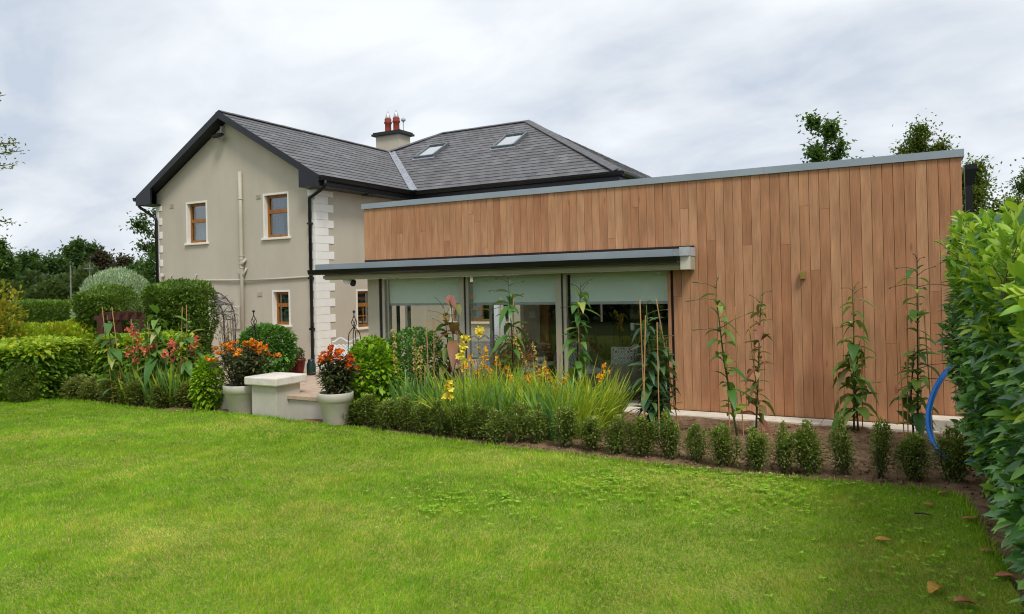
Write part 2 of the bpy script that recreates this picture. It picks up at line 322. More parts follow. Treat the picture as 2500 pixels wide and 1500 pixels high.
M['bronze'] = leafmat('bronze_leaf', [(0, (.03, .035, .018, 1)), (.5, (.06, .065, .028, 1)), (1, (.11, .12, .04, 1))], .5, .25)
M['redbush'] = leafmat('red_tinged_leaf', [(0, (.08, .09, .02, 1)), (.4, (.18, .14, .03, 1)), (.75, (.3, .1, .05, 1)), (1, (.46, .09, .06, 1))], .5, .3)
M['p_orange'] = leafmat('orange_petal', [(0, (.62, .1, .01, 1)), (.5, (.8, .2, .01, 1)), (.85, (.85, .36, .02, 1)), (1, (.9, .55, .03, 1))], .5, .2, gain=1.0)
M['p_red'] = leafmat('red_orange_petal', [(0, (.5, .035, .012, 1)), (.6, (.75, .09, .012, 1)), (1, (.85, .3, .03, 1))], .5, .2, gain=1.0)
M['p_yellow'] = leafmat('yellow_petal', [(0, (.75, .52, .03, 1)), (.5, (.88, .72, .07, 1)), (1, (.92, .82, .2, 1))], .5, .2, gain=1.0)
M['p_coral'] = leafmat('coral_petal', [(0, (.62, .07, .05, 1)), (.5, (.78, .14, .1, 1)), (1, (.82, .26, .16, 1))], .5, .2, gain=1.0)
M['p_amber'] = leafmat('amber_petal', [(0, (.75, .28, .01, 1)), (.6, (.88, .42, .01, 1)), (1, (.9, .6, .05, 1))], .5, .2, gain=1.0)
M['dry'] = leafmat('dry_spike', [(0, (.22, .17, .04, 1)), (.6, (.4, .3, .07, 1)), (1, (.42, .2, .06, 1))], .7, .2)
M['grass'] = leafmat('grass_blade', [(0, (.068, .17, .008, 1)), (.35, (.135, .275, .012, 1)), (.65, (.215, .36, .02, 1)), (.86, (.35, .38, .04, 1)), (1, (.5, .4, .14, 1))], .65, .4, .08, gain=1.62)
M['clover'] = leafmat('clover_leaf', [(0, (.13, .26, .012, 1)), (.6, (.19, .34, .02, 1)), (1, (.28, .4, .07, 1))], .7, .35, .1, gain=1.6)

# ------------------------------------------------------------------ foliage builders (numpy)
def unit(a): return a / np.maximum(np.linalg.norm(a, axis=1, keepdims=True), 1e-9)
def rvec(n): return unit(RNG.normal(size=(n, 3)))
def frame(d, hint=None):
    h = rvec(len(d)) * .25 + np.array([0, 0, 1.]) if hint is None else hint
    s = unit(np.cross(d, h)); return s, unit(np.cross(s, d))      # side, up
def diamonds(P, d, L, Wd, fold=.25, up=None):
    """folded two-triangle leaves"""
    n = len(P); L = np.broadcast_to(np.asarray(L, float), (n,))[:, None]; Wd = np.broadcast_to(np.asarray(Wd, float), (n,))[:, None]
    s, u = frame(d, up); mid = P + d * L * .45
    V = np.stack([P, mid - s * Wd / 2 + u * Wd * fold, P + d * L, mid + s * Wd / 2 + u * Wd * fold], 1).reshape(-1, 3)
    b = np.arange(n)[:, None] * 4; F = np.concatenate([b + [0, 1, 2], b + [0, 2, 3]]); return V, F, 4
def blades(P, d, L, Wd, seg=3, droop=.3, fold=.3, prof='leaf', up=None):
    """bending leaves with a midrib, seg cross-sections; returns tris"""
    n = len(P); L = np.broadcast_to(np.asarray(L, float), (n,))[:, None]; Wd = np.broadcast_to(np.asarray(Wd, float), (n,))[:, None]
    droop = np.broadcast_to(np.asarray(droop, float), (n,))[:, None]
    s, u = frame(d, up); rows = []
    for k in range(seg):
        t = k / seg
        w = {'leaf': (.16, .92, 1., .62, .3)[k] if seg <= 5 else math.sin(pi * (t * .9 + .08)), 'sword': (.7, 1., .9, .7, .4)[min(k, 4)]}[prof]
        if prof == 'leaf' and seg == 4: w = (.14, .82, 1., .66)[k]
        c = P + d * L * t + np.array([0, 0, -1.]) * droop * L * t * t
        nd = unit(d * L + np.array([0, 0, -2.]) * droop * L * t); uu = unit(np.cross(s, nd))
        rows += [c - s * Wd / 2 * w + uu * Wd * fold * w * .5, c, c + s * Wd / 2 * w + uu * Wd * fold * w * .5]
    rows.append(P + d * L + np.array([0, 0, -1.]) * droop * L)
    k = len(rows); V = np.stack(rows, 1).reshape(-1, 3); f = []
    for i in range(seg - 1):
        a = i * 3
        for q in (0, 1): f += [[a + q, a + q + 1, a + q + 4], [a + q, a + q + 4, a + q + 3]]
    a = (seg - 1) * 3; f += [[a, a + 1, k - 1], [a + 1, a + 2, k - 1]]
    f = np.array(f); F = (np.arange(n)[:, None, None] * k + f[None]).reshape(-1, 3); return V, F, k
def leafmesh(name, parts, mat, rnd=None, smooth=False):
    Vs, Fs, Rs, b = [], [], [], 0
    for (V, F, k), r in parts:
        Vs.append(V); Fs.append(F + b); b += len(V); Rs.append(np.repeat(r, k))
    return np_mesh(name, np.concatenate(Vs), np.concatenate(Fs), mat, {'rnd': np.concatenate(Rs)}, smooth)
def lump(P, f=1.6, ph=0.):
    x, y, z = P[:, 0] * f + ph, P[:, 1] * f + ph * 1.7, P[:, 2] * f - ph
    return (np.sin(x * 1.9 + np.sin(y * 1.3) * 1.7) + np.sin(y * 2.3 + 1.1 + np.sin(z * 1.7) * 1.4) + np.sin(z * 2.7 + .6 + np.sin(x * 2.1))) / 3
def boxpts(n, x0, x1, y0, y1, z0, z1, faces, depth=.1, rnd=0.12):
    """points on chosen faces of a block, pushed in and out; also their outward normals"""
    F = {'t': ((x1 - x0) * (y1 - y0), (0, 0, 1)), 'f': ((x1 - x0) * (z1 - z0), (0, -1, 0)), 'b': ((x1 - x0) * (z1 - z0), (0, 1, 0)),
         'l': ((y1 - y0) * (z1 - z0), (-1, 0, 0)), 'r': ((y1 - y0) * (z1 - z0), (1, 0, 0))}
    A = sum(F[k][0] for k in faces); Ps, Ns = [], []
    for k in faces:
        m = max(1, int(n * F[k][0] / A)); p = RNG.random((m, 3)) * [x1 - x0, y1 - y0, z1 - z0] + [x0, y0, z0]; nn = np.array(F[k][1], float)
        ax = int(np.argmax(np.abs(nn))); p[:, ax] = (x1, y1, z1)[ax] if nn[ax] > 0 else (x0, y0, z0)[ax]
        nv = np.tile(nn, (m, 1))
        c = np.array([(x0 + x1) / 2, (y0 + y1) / 2, (z0 + z1) / 2]); ex = np.array([x1 - x0, y1 - y0, z1 - z0]) / 2
        q = np.abs(p - c) / ex; e = np.clip((q - .8) / .2, 0, 1); e[:, 2] = np.where(p[:, 2] < c[2], 0, e[:, 2]); e[:, ax] = 0
        p -= np.sign(p - c) * 0 ; edge = np.linalg.norm(e, axis=1)
        p -= nv * (edge ** 2 * rnd)[:, None]
        nv = unit(nv + np.sign(p - c) * e * .6)
        p += nv * (lump(p) * rnd * .6 - RNG.exponential(depth * .5, m))[:, None]; Ps.append(p); Ns.append(nv)
    return np.concatenate(Ps), np.concatenate(Ns)
def ellpts(n, c, r, zmin=-1, shell=.25, lumps=.12, f=2.2):
    d = rvec(n * 2); d = d[d[:, 2] > zmin][:n]; p = d * r; q = 1 + lump(p + np.array(c), f) * lumps * 1.6 - RNG.exponential(shell * .5, len(d)).clip(0, .7)
    return p * q[:, None] + c, d
def plain_core(name, V, mat): pass

# ================================================================== SETTING
# far ground
mb = MB(); mb.add([(-900, -300, -.22), (900, -300, -.22), (900, 1500, -.22), (-900, 1500, -.22)], [(0, 1, 2, 3)])
gm = surf('field', (.05, .09, .02, 1), (.09, .13, .03, 1), .95, .3, detail=6, spec=.1)
tag(mb.build('ground', gm), kind='structure')
# lawn outline (edge of the cut turf), anticlockwise
EDGE = [(0.75, -3), (.72, 3.0), (.62, 4.6), (.52, 5.6), (.44, 6.3), (.40, 7.0), (.34, 7.5), (.05, 7.6), (-1.5, 7.46), (-3.2, 7.55), (-4.6, 7.6), (-5.8, 7.72), (-6.9, 7.84), (-7.6, 7.84),
        (-8.6, 7.98), (-9.9, 8.0), (-10.7, 7.72), (-12.2, 7.78), (-13.5, 7.9), (-14.6, 7.25), (-16.5, 6.4), (-22, 4.5), (-22, -3)]
def inside(P, poly):
    x, y = P[:, 0], P[:, 1]; r = np.zeros(len(P), bool); n = len(poly)
    for i in range(n):
        (xa, ya), (xb, yb) = poly[i], poly[(i + 1) % n]
        c = ((ya > y) != (yb > y)) & (x < (xb - xa) * (y - ya) / (yb - ya + 1e-12) + xa); r ^= c
    return r
mb = MB(); n = len(EDGE)
mb.add([(x, y, 0) for x, y in EDGE] + [(x, y, -.2) for x, y in EDGE], [tuple(range(n))] + [(i, n + i, n + (i + 1) % n, (i + 1) % n) for i in range(n)])
tag(mb.build('lawn', M['turf']), kind='structure')
# grass: blades, thick near the camera and thinner and broader away from it
def vnoise(P, cell, seed):
    g = np.random.default_rng(seed).random((260, 260)); x, y = (P[:, 0] + 24) / cell, (P[:, 1] + 4) / cell; i, j = np.floor(x).astype(int), np.floor(y).astype(int); u, v = x - i, y - j; u, v = u * u * (3 - 2 * u), v * v * (3 - 2 * v)
    q = lambda a, b: g[a % 260, b % 260]
    return (q(i, j) * (1 - u) + q(i + 1, j) * u) * (1 - v) + (q(i, j + 1) * (1 - u) + q(i + 1, j + 1) * u) * v
def grass():
    Ps = []
    for (dep0, dep1, dens) in ((2.0, 4.2, 9500), (4.2, 5.6, 7600), (5.6, 7.5, 5200), (7.5, 10, 3400), (10, 16, 2100)):
        m = int(24 * 12 * dens); p = np.stack([RNG.random(m) * 24 - 22.5, RNG.random(m) * 9.5 - .8], 1)
        dp = p[:, 0] * CR[2, 0] + p[:, 1] * CR[2, 1]; xc = p[:, 0] * CR[0, 0] + p[:, 1] * CR[0, 1]
        k = (dp > dep0) & (dp <= dep1) & (np.abs(xc) < dp * .74 + .3); p, dp = p[k], dp[k]; k = inside(p, EDGE); Ps.append(np.column_stack([p[k], dp[k]]))
    A = np.concatenate(Ps); m = len(A); P = np.column_stack([A[:, :2], np.full(m, -.005)]); dp = A[:, 2]
    pn = lump(P, .8, .3) * .55 + lump(P, 2.3, 2.) * .45; pn2 = lump(P, .45, 5.) ; pn3 = lump(P, 6., 1.)
    comb_ = np.stack([np.cos(pn2 * 4), np.sin(pn2 * 4), np.zeros(m)], 1)
    d = unit(np.array([0, 0, 1.]) + rvec(m) * .75 * np.array([1, 1, .2]) + comb_ * .16)
    L = (.018 + .026 * RNG.random(m)) * (1 + .22 * pn + .18 * pn3) * np.where(RNG.random(m) < .03, 1.6, 1)
    Wd = .0042 + .0011 * np.clip(dp - 3, 0, 8)
    s, u = frame(d, rvec(m)); tip = P + d * L[:, None] + comb_ * (L * .12)[:, None]
    V = np.stack([P - s * Wd[:, None] / 2, P + s * Wd[:, None] / 2, tip], 1).reshape(-1, 3); F = np.arange(m * 3).reshape(-1, 3)
    v1, v2, v3, v4 = vnoise(P, .09, 1), vnoise(P, .32, 2), vnoise(P, 1.1, 3), vnoise(P, .55, 4); L *= .75 + .5 * v2; tip = P + d * L[:, None] + comb_ * (L * .12)[:, None]; V = np.stack([P - s * Wd[:, None] / 2, P + s * Wd[:, None] / 2, tip], 1).reshape(-1, 3)
    rnd = .44 + .1 * pn + .3 * (v1 - .5) + .34 * (v2 - .5) + .26 * (v3 - .5) + RNG.normal(size=m) * .17; dry = (RNG.random(m) < .06 + 1.5 * np.clip(v3 * .55 + v4 * .45 + .25 * (v1 - .5) - .57, 0, 1)); rnd = np.where(dry, .9 + .1 * RNG.random(m), rnd.clip(0, .88))
    o = link('grass', np_mesh('grass', V, F, M['grass'], {'rnd': np.repeat(rnd.clip(0, 1), 3)}))
    tag(o, 'short mown grass covering the whole lawn', 'grass', kind='stuff'); return m
NG = grass()
# flower-bed soil
def bed(name, poly, res=.09, amp=.035, z0=-.03, slope=None):
    xs = [p[0] for p in poly]; ys = [p[1] for p in poly]; nx = int((max(xs) - min(xs)) / res) + 1; ny = int((max(ys) - min(ys)) / res) + 1
    gx, gy = np.meshgrid(np.linspace(min(xs), max(xs), nx), np.linspace(min(ys), max(ys), ny)); P = np.stack([gx.ravel(), gy.ravel(), gx.ravel() * 0], 1)
    z = z0 + amp * (lump(P, 3) * .5 + lump(P, 8, 2) * .35 + lump(P, 19, 4) * .25 + RNG.normal(size=len(P)) * .12)
    if slope is not None: z += slope(P)
    P[:, 2] = z; i = np.arange(nx * ny).reshape(ny, nx)
    F = np.stack([i[:-1, :-1].ravel(), i[:-1, 1:].ravel(), i[1:, 1:].ravel(), i[1:, :-1].ravel()], 1); c = P[F].mean(1); F = F[inside(c, poly)]
    o = link(name, np_mesh(name, P, F, M['soil'])); tag(o, kind='structure'); return o
bed('bed_soil_main', [(-8.2, 7.75), (-6.9, 7.7), (-5.8, 7.55), (-3.2, 7.36), (-1.5, 7.26), (.05, 7.42), (.4, 7.3), (.42, 6.3), (.5, 5.5), (.62, 4.2), (.7, 2.0), (2.6, 2.0), (2.6, 10.62), (-8.2, 10.62)], .055, .03, -.045)
bed('bed_soil_left', [(-13.9, 7.75), (-12.2, 7.72), (-10.7, 7.66), (-9.9, 7.93), (-9.2, 7.95), (-9.2, 9.9), (-13.9, 9.9)], .1, .03, -.03)
# clods and little stones on the bare soil
m = 6500; P = np.column_stack([RNG.random(m) * 8.6 - 7.0, 7.38 + RNG.random(m) * 3.1, np.full(m, -.035)]); P[:, 1] += .012 * 0
extra = np.column_stack([.5 + RNG.random(500) * .5, 4 + RNG.random(500) * 4, np.full(500, -.03)]); P = np.concatenate([P, extra]); k = inside(P, EDGE); P = P[~k]; m = len(P)
r = .006 + .02 * RNG.random(m) ** 3; oc = np.array([[1, 0, 0], [-1, 0, 0], [0, 1, 0], [0, -1, 0], [0, 0, 1], [0, 0, -1]], float)
V = (P[:, None] + oc[None] * r[:, None, None] * (.6 + .7 * RNG.random((m, 6, 1)))).reshape(-1, 3)
of = np.array([[0, 2, 4], [2, 1, 4], [1, 3, 4], [3, 0, 4], [2, 0, 5], [1, 2, 5], [3, 1, 5], [0, 3, 5]])
o = link('soil_clods', np_mesh('soil_clods', V, (np.arange(m)[:, None, None] * 6 + of[None]).reshape(-1, 3), M['soil'])); tag(o, 'crumbs of soil and small stones on the bed', 'soil', kind='stuff')
# terrace: sunken yard by the house and the raised platform behind the pier
mb = MB(); mb.box(-22, 1.6, 10.95, 19, -.4, -.15); tag(mb.build('yard_paving', M['sand']), kind='structure')
terr = tag(MB().box(-12.6, -7.55, 8.35, 10.9, -.15, .24).build('terrace_wall', M['pot']), kind='structure')
ti = 0
for i in range(9):
    for j in range(5):
        x0, y0 = -12.63 + i * .568, 8.31 + j * .526
        MB().box(x0, x0 + .56, y0, y0 + .518, .24, .3 + random.uniform(-.002, .002)).build('paving_slab', M['sand'], terr, bevel=.006)
# ================================================================== EXTENSION
YC = 11.0; BX0, BX1 = -9.204, .632; BZ0, ZS, BZ1 = -.015, 2.48, 3.462; JX = -3.215
ext = empty('timber_extension', (-4.3, YC, 0), 'long flat roofed extension clad in vertical cedar boards with grey metal coping', 'building')
def bw(x0, x1, z0, z1):
    x0 += .002; x1 -= .002; w = x1 - x0; c = .003
    mb = MB(); h = z1 - z0
    V = [(-w / 2, .022, 0), (-w / 2, c, 0), (-w / 2 + c, 0, 0), (w / 2 - c, 0, 0), (w / 2, c, 0), (w / 2, .022, 0)]
    mb.add(V + [(x, y, h) for x, y, _ in V], [(i, i + 1, i + 7, i + 6) for i in range(5)] + [(5, 0, 6, 11), (5, 4, 3, 2, 1, 0), (6, 7, 8, 9, 10, 11)])
    o = link('board', mb.mesh('board', M['cedar'])); o.location = ((x0 + x1) / 2, YC + random.uniform(-.0015, .0015), z0); o.parent = ext; o.matrix_parent_inverse = mw(ext).inverted()
NB = 75; pw = (BX1 - BX0) / NB; rr = random.Random(5)
for i in range(NB):
    x0 = BX0 + i * pw; x1 = x0 + pw
    if i == 0: x0 += .0
    zb = ZS if (x0 + x1) / 2 < JX else BZ0
    full = zb < 1
    if rr.random() < (.45 if full else .16):
        zj = zb + (BZ1 - zb) * (rr.uniform(.12, .9)); bw(x0, x1, zb, zj - .0015); bw(x0, x1, zj + .0015, BZ1)
        if full and rr.random() < 0: pass
    else: bw(x0, x1, zb, BZ1)
# carcass behind the boards
MB().box(BX0 + .004, BX1 - .004, YC + .0235, YC + .2, ZS + .03, BZ1 - .01).build('wall_panel', M['darkgap'], ext)
MB().box(JX + .004, BX1 - .004, YC + .0235, YC + .2, BZ0, ZS + .029).build('wall_panel', M['darkgap'], ext)
MB().box(BX0 + .01, BX0 + .2, YC + .201, 14.3, ZS + .03, BZ1 - .02).build('side_wall', M['render'], ext)
MB().box(BX1 - .2, BX1 - .01, YC + .201, 17.5, BZ0 - .13, BZ1 - .02).build('side_wall', M['render'], ext)
MB().box(BX0 + .21, -7.2, YC + .201, 14.3, 3.2, 3.3).build('flat_roof', M['lead'], ext); MB().box(-7.199, BX1 - .21, YC + .201, 17.5, 3.2, 3.3).build('flat_roof', M['lead'], ext)
MB().box(BX0 + .201, -7.2, 14.15, 14.3, 2.45, 3.199).build('back_wall', M['render'], ext)
mb = MB(); mb.box(BX0 - .03, BX1 + .03, YC - .03, YC + .3, BZ1 + .001, BZ1 + .1); mb.box(BX0 - .025, BX0 + .25, YC + .3, 14.32, BZ1 + .001, BZ1 + .095); mb.box(BX1 - .25, BX1 + .025, YC + .3, 17.5, BZ1 + .001, BZ1 + .095)
cop = mb.build('coping', M['zinc'], ext)
for x in (-6.8, -4.3, -1.8): MB().box(x, x + .004, YC - .0315, YC - .0301, BZ1, BZ1 + .1).build('coping_joint', M['lead'], cop)
# rain outlet on the right flank
mb = MB(); mb.add([(BX1 + .035, YC + .02, 3.1), (BX1 + .13, YC + .02, 3.1), (BX1 + .13, YC + .16, 3.1), (BX1 + .035, YC + .16, 3.1), (BX1 + .035, YC - .0, 3.3), (BX1 + .17, YC - .0, 3.3), (BX1 + .17, YC + .2, 3.3), (BX1 + .035, YC + .2, 3.3)],
                   [(0, 3, 2, 1), (4, 5, 6, 7), (0, 1, 5, 4), (1, 2, 6, 5), (2, 3, 7, 6), (3, 0, 4, 7)])
mb.box(BX1 + .035, BX1 + .17, YC, YC + .2, 3.3, 3.36); hop = mb.build('rain_hopper', M['gutter'], ext)
MB().box(BX1 + .035, BX1 + .115, YC + .03, YC + .11, -.14, 3.1).build('downpipe', M['gutter'], ext)
# wall lamp
lampp = onY(1961, 672, YC)
la = empty('wall_lamp', (lampp.x, YC, lampp.z), 'small square brass up and down lamp on the cedar wall', 'lamp')
mb = MB(); mb.box(lampp.x - .035, lampp.x + .035, YC - .085, YC - .012, lampp.z - .055, lampp.z + .055); mb.build('housing', M['brass'], la, bevel=.004)
MB().box(lampp.x - .03, lampp.x + .03, YC - .0125, YC - .0005, lampp.z - .04, lampp.z + .04).build('back_plate', M['brass'], la)
# kerb and corner slab
for i in range(9):
    x0 = -9.2 + i * 1.16; MB().box(x0 + .002, min(x0 + 1.158, 1.2), 10.6, 10.97, -.15, -.018).build('kerb_slab', M['kerb'], ext, bevel=.008)
MB().box(.18, 1.3, 10.62, 10.955, -.017, .13).build('corner_slab', M['kerb'], ext, bevel=.01)
MB().box(.66, .9, 10.96, 11.3, -.16, .78).build('plinth_block', M['trim'], ext, bevel=.01)
MB().box(-9.3, -3.0, 10.972, 11.25, -.15, -.03).build('threshold', M['kerb'], ext)
# canopy over the glazing
can = MB(); can.box(-9.95, -2.82, 10.7, 10.98, 2.115, 2.315); can = can.build('canopy', M['sage'], ext)
MB().box(-9.98, -2.93, 10.685, 10.6985, 2.135, 2.2).build('fascia_strip', M['sage'], can)
mb = MB(); mb.hexa([(-10.1, 10.6, 2.317), (-2.95, 10.6, 2.317), (-2.95, 10.975, 2.317), (-10.1, 10.975, 2.317)], [(-10.1, 10.6, 2.42), (-2.95, 10.6, 2.42), (-2.95, 10.975, 2.44), (-10.1, 10.975, 2.44)])
mb.build('canopy_coping', M['zinc'], can)
mb = MB(); mb.box(-2.948, -2.81, 10.585, 10.975, 2.318, 2.446); mb.build('coping_end', M['grey'], can)
MB().box(-2.949, -2.815, 10.63, 10.6985, 2.117, 2.317).build('end_block', M['sagelt2'], can)
MB().box(-3.05, -2.951, 10.594, 10.602, 2.32, 2.424).build('coping_clip', M['lead'], can)
gp = [(10.6, 2.31), (10.6, 2.225), (10.57, 2.213), (10.5, 2.216), (10.475, 2.24), (10.455, 2.312), (10.47, 2.312), (10.49, 2.25), (10.51, 2.235), (10.58, 2.235), (10.585, 2.31)]
mb = MB(); ng = len(gp); mb.add([(-10.17, y, z) for y, z in gp] + [(-2.95, y, z) for y, z in gp], [(i, ng + i, ng + (i + 1) % ng, (i + 1) % ng) for i in range(ng)] + [tuple(range(ng)), tuple(range(2 * ng - 1, ng - 1, -1))])
gut = mb.build('canopy_gutter', M['gutter'], can)
MB().box(-9.19, -2.83, 10.985, 10.998, 2.442, 2.479).build('shadow_gap', M['darkgap'], can)
MB().box(-9.95, -2.9, 10.985, 11.3, 2.12, 2.31).build('canopy_deck', M['sage'], can)
# camera under the canopy
cp = onY(860, 690, 10.9)
cctv = empty('security_camera', (cp.x, cp.y, 2.12), 'white dome security camera under the left end of the canopy', 'camera')
mb = MB(); mb.lathe((cp.x - .08, 10.86, 2.03), [(.02, 0), (.06, .015), (.085, .05), (.09, .086)], 16); mb.build('dome', M['white'], cctv, True)
mb = MB(); mb.tube([(cp.x + .07, 10.86, 2.07), (cp.x + .12, 10.78, 2.03)], [.05, .055], 12); mb.build('lens_barrel', M['seal'], cctv, True)
mb = MB(); mb.tube([(cp.x - .02, 10.87, 2.09), (cp.x + .08, 10.85, 2.075)], .03, 8); mb.build('bracket', M['white'], cctv, True)
# front glazing
GY = 11.08
MB().box(-9.17, -8.9, GY - .05, GY + .2, -.03, 2.112).build('end_post', M['sagelt'], ext)
for (a, b) in ((-7.09, -6.985), (-5.18, -5.075)):
    ml = MB().box(a, b, GY - .05, GY + .06, -.03, 2.112).build('mullion', M['sagelt'], ext)
    MB().box(b + .001, b + .02, GY - .035, GY + .06, -.03, 2.112).build('seal', M['seal'], ml)
    MB().box(b + .021, b + .075, GY - .02, GY + .06, -.03, 2.112).build('door_stile', M['sagelt'], ml)
MB().box(-8.899, -8.85, GY - .03, GY + .06, -.03, 2.112).build('door_stile', M['seal'], ext)
MB().box(-8.849, -8.79, GY - .02, GY + .06, -.03, 2.112).build('door_stile', M['sagelt'], ext)
MB().box(-3.26, JX + .002, YC + .001, GY + .06, -.03, 2.46).build('jamb_board', M['cedar'], ext)
panes = ((-8.79, -7.091), (-6.909, -5.181), (-4.999, -3.261))
for a, b in panes:
    pn_ = MB().box(a, b, GY, GY + .012, .02, 2.09).build('glass_pane', M['glass'], ext)
    MB().box(a, b, GY - .015, GY + .05, -.03, .019).build('bottom_rail', M['sagelt'], ext)
    MB().box(a, b, GY - .015, GY + .05, 2.091, 2.112).build('top_rail', M['sage'], ext)
    bl = MB().box(a + .03, b - .01, GY + .1, GY + .103, 1.64, 2.1).build('roller_blind', M['blind'], ext)
    MB().box(a + .03, b - .01, GY + .094, GY + .11, 1.595, 1.639).build('bottom_bar', M['grey'], bl)
# room behind the glass
MB().box(-9.1, -6.96, GY + .14, 14.25, -.12, -.032).build('room_floor', M['floor'], ext); MB().box(-6.959, -3.0, GY + .14, 17.3, -.12, -.032).build('room_floor', M['floor'], ext)
MB().box(-9.12, -6.96, GY + .14, 14.25, 2.32, 2.4).build('room_ceiling', M['white2'], ext); MB().box(-6.959, -3.0, GY + .14, 17.4, 2.32, 2.4).build('room_ceiling', M['white2'], ext)
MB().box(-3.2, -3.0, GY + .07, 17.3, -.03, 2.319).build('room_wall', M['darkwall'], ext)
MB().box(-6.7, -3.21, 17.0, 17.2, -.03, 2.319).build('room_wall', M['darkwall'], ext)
MB().box(-7.35, -6.95, 14.0, 14.2, -.03, 2.319).build('room_pillar', M['inwall'], ext)
MB().box(-6.949, -6.76, 14.02, 14.2, -.03, 2.319).build('timber_reveal', M['oak'], ext)
MB().box(-5.7, -5.25, 16.2, 16.5, .7, 2.319).build('room_pillar', M['inwall'], ext)
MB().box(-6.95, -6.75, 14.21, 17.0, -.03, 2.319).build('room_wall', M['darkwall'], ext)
MB().box(-7.2, -7.05, 13.985, 13.999, 1.22, 1.36).build('thermostat', M['white2'], ext)
# side glazing of the sunroom: frame, door with lock, panes
for (y0, y1, mt) in ((11.3, 11.36, 'white2'), (11.55, 11.64, 'white2'), (11.86, 11.9, 'seal'), (12.15, 12.27, 'white2'), (14.1, 14.25, 'white2')):
    MB().box(-9.13, -9.07, y0, y1, -.03, 2.319).build('side_frame', M[mt], ext)
for y0, y1 in ((11.64, 11.86), (12.27, 14.1)): MB().box(-9.105, -9.095, y0, y1, -.03, 2.319).build('side_pane', M['glass'], ext)
mb = MB(); mb.tube([(-9.069, 12.21, 1.48), (-9.055, 12.21, 1.48)], .03, 12); mb.build('door_lock', M['brass'], ext)
for (x0, x1) in ((-9.06, -8.98), (-8.22, -8.14), (-7.44, -7.36)): MB().box(x0, x1, 14.03, 14.1, -.03, 2.319).build('back_frame', M['white2'], ext)
for (x0, x1) in ((-8.98, -8.22), (-8.14, -7.44)): MB().box(x0, x1, 14.06, 14.07, -.03, 2.319).build('back_pane', M['glass'], ext)
mb = MB(); mb.tube([(-8.1, 14.02, .95), (-8.1, 13.97, .95), (-8.1, 13.97, 1.3), (-8.1, 14.02, 1.3)], .012, 8); mb.build('door_pull', M['seal'], ext)
# ================================================================== HOUSE
HX0, HX1, HY, XC = -19.56, -13.30, 14.0, -16.43; EAV, PIT = 4.775, .575; EXR, EXL, BY = -12.83, -20.03, 13.68; IY = 17.62; MX1 = -6.42; RY = 22.54; RXL, RXR = -15.04, -11.45
RZ = EAV + (RY - IY) * PIT; WZ = EAV + (EXR - XC) * PIT; VY = IY + (EXR - XC); GZ = -.16
house = empty('house', (-15, 17, 0), 'two storey beige rendered house with gabled wing and grey slate roofs', 'building')
def wallgrid(name, P0, U, width, ztop, z0, opens, thick, inward):
    """wall from z0 up; ztop is a function of the run; openings (u0, u1, z0, z1) with their reveals"""
    us = sorted({0, width} | {v for o in opens for v in o[:2]} | ({width / 2} if ztop(width / 2) > ztop(0) + .1 else set())); mb = MB()
    pt = lambda u, z, dpt=0: Vector(P0) + U * u + Vector((0, 0, z)) + inward * dpt
    for a, b in zip(us[:-1], us[1:]):
        cuts = [(o[2], o[3]) for o in opens if o[0] < (a + b) / 2 < o[1]]; cuts.sort(); z = z0
        for c in cuts: mb.add([pt(a, z), pt(b, z), pt(b, c[0]), pt(a, c[0])], [(0, 1, 2, 3)]); z = c[1]
        mb.add([pt(a, z), pt(b, z), pt(b, ztop(b)), pt(a, ztop(a))], [(0, 1, 2, 3)])
    for (u0, u1, a, b) in opens:
        q = [(u0, a), (u1, a), (u1, b), (u0, b)]
        for i in range(4):
            (ua, za), (ub, zb) = q[i], q[(i + 1) % 4]; mb.add([pt(ua, za), pt(ua, za, thick), pt(ub, zb, thick), pt(ub, zb)], [(0, 1, 2, 3)])
    return mb.build(name, M['render'], house)
def obox(mb, P0, U, inward, u0, u1, d0, d1, z0, z1):
    P0 = Vector(P0); c = lambda u, d, z: P0 + U * u + inward * d + Vector((0, 0, z))
    mb.hexa([c(u0, d0, z0), c(u1, d0, z0), c(u1, d1, z0), c(u0, d1, z0)], [c(u0, d0, z1), c(u1, d0, z1), c(u1, d1, z1), c(u0, d1, z1)]); return mb
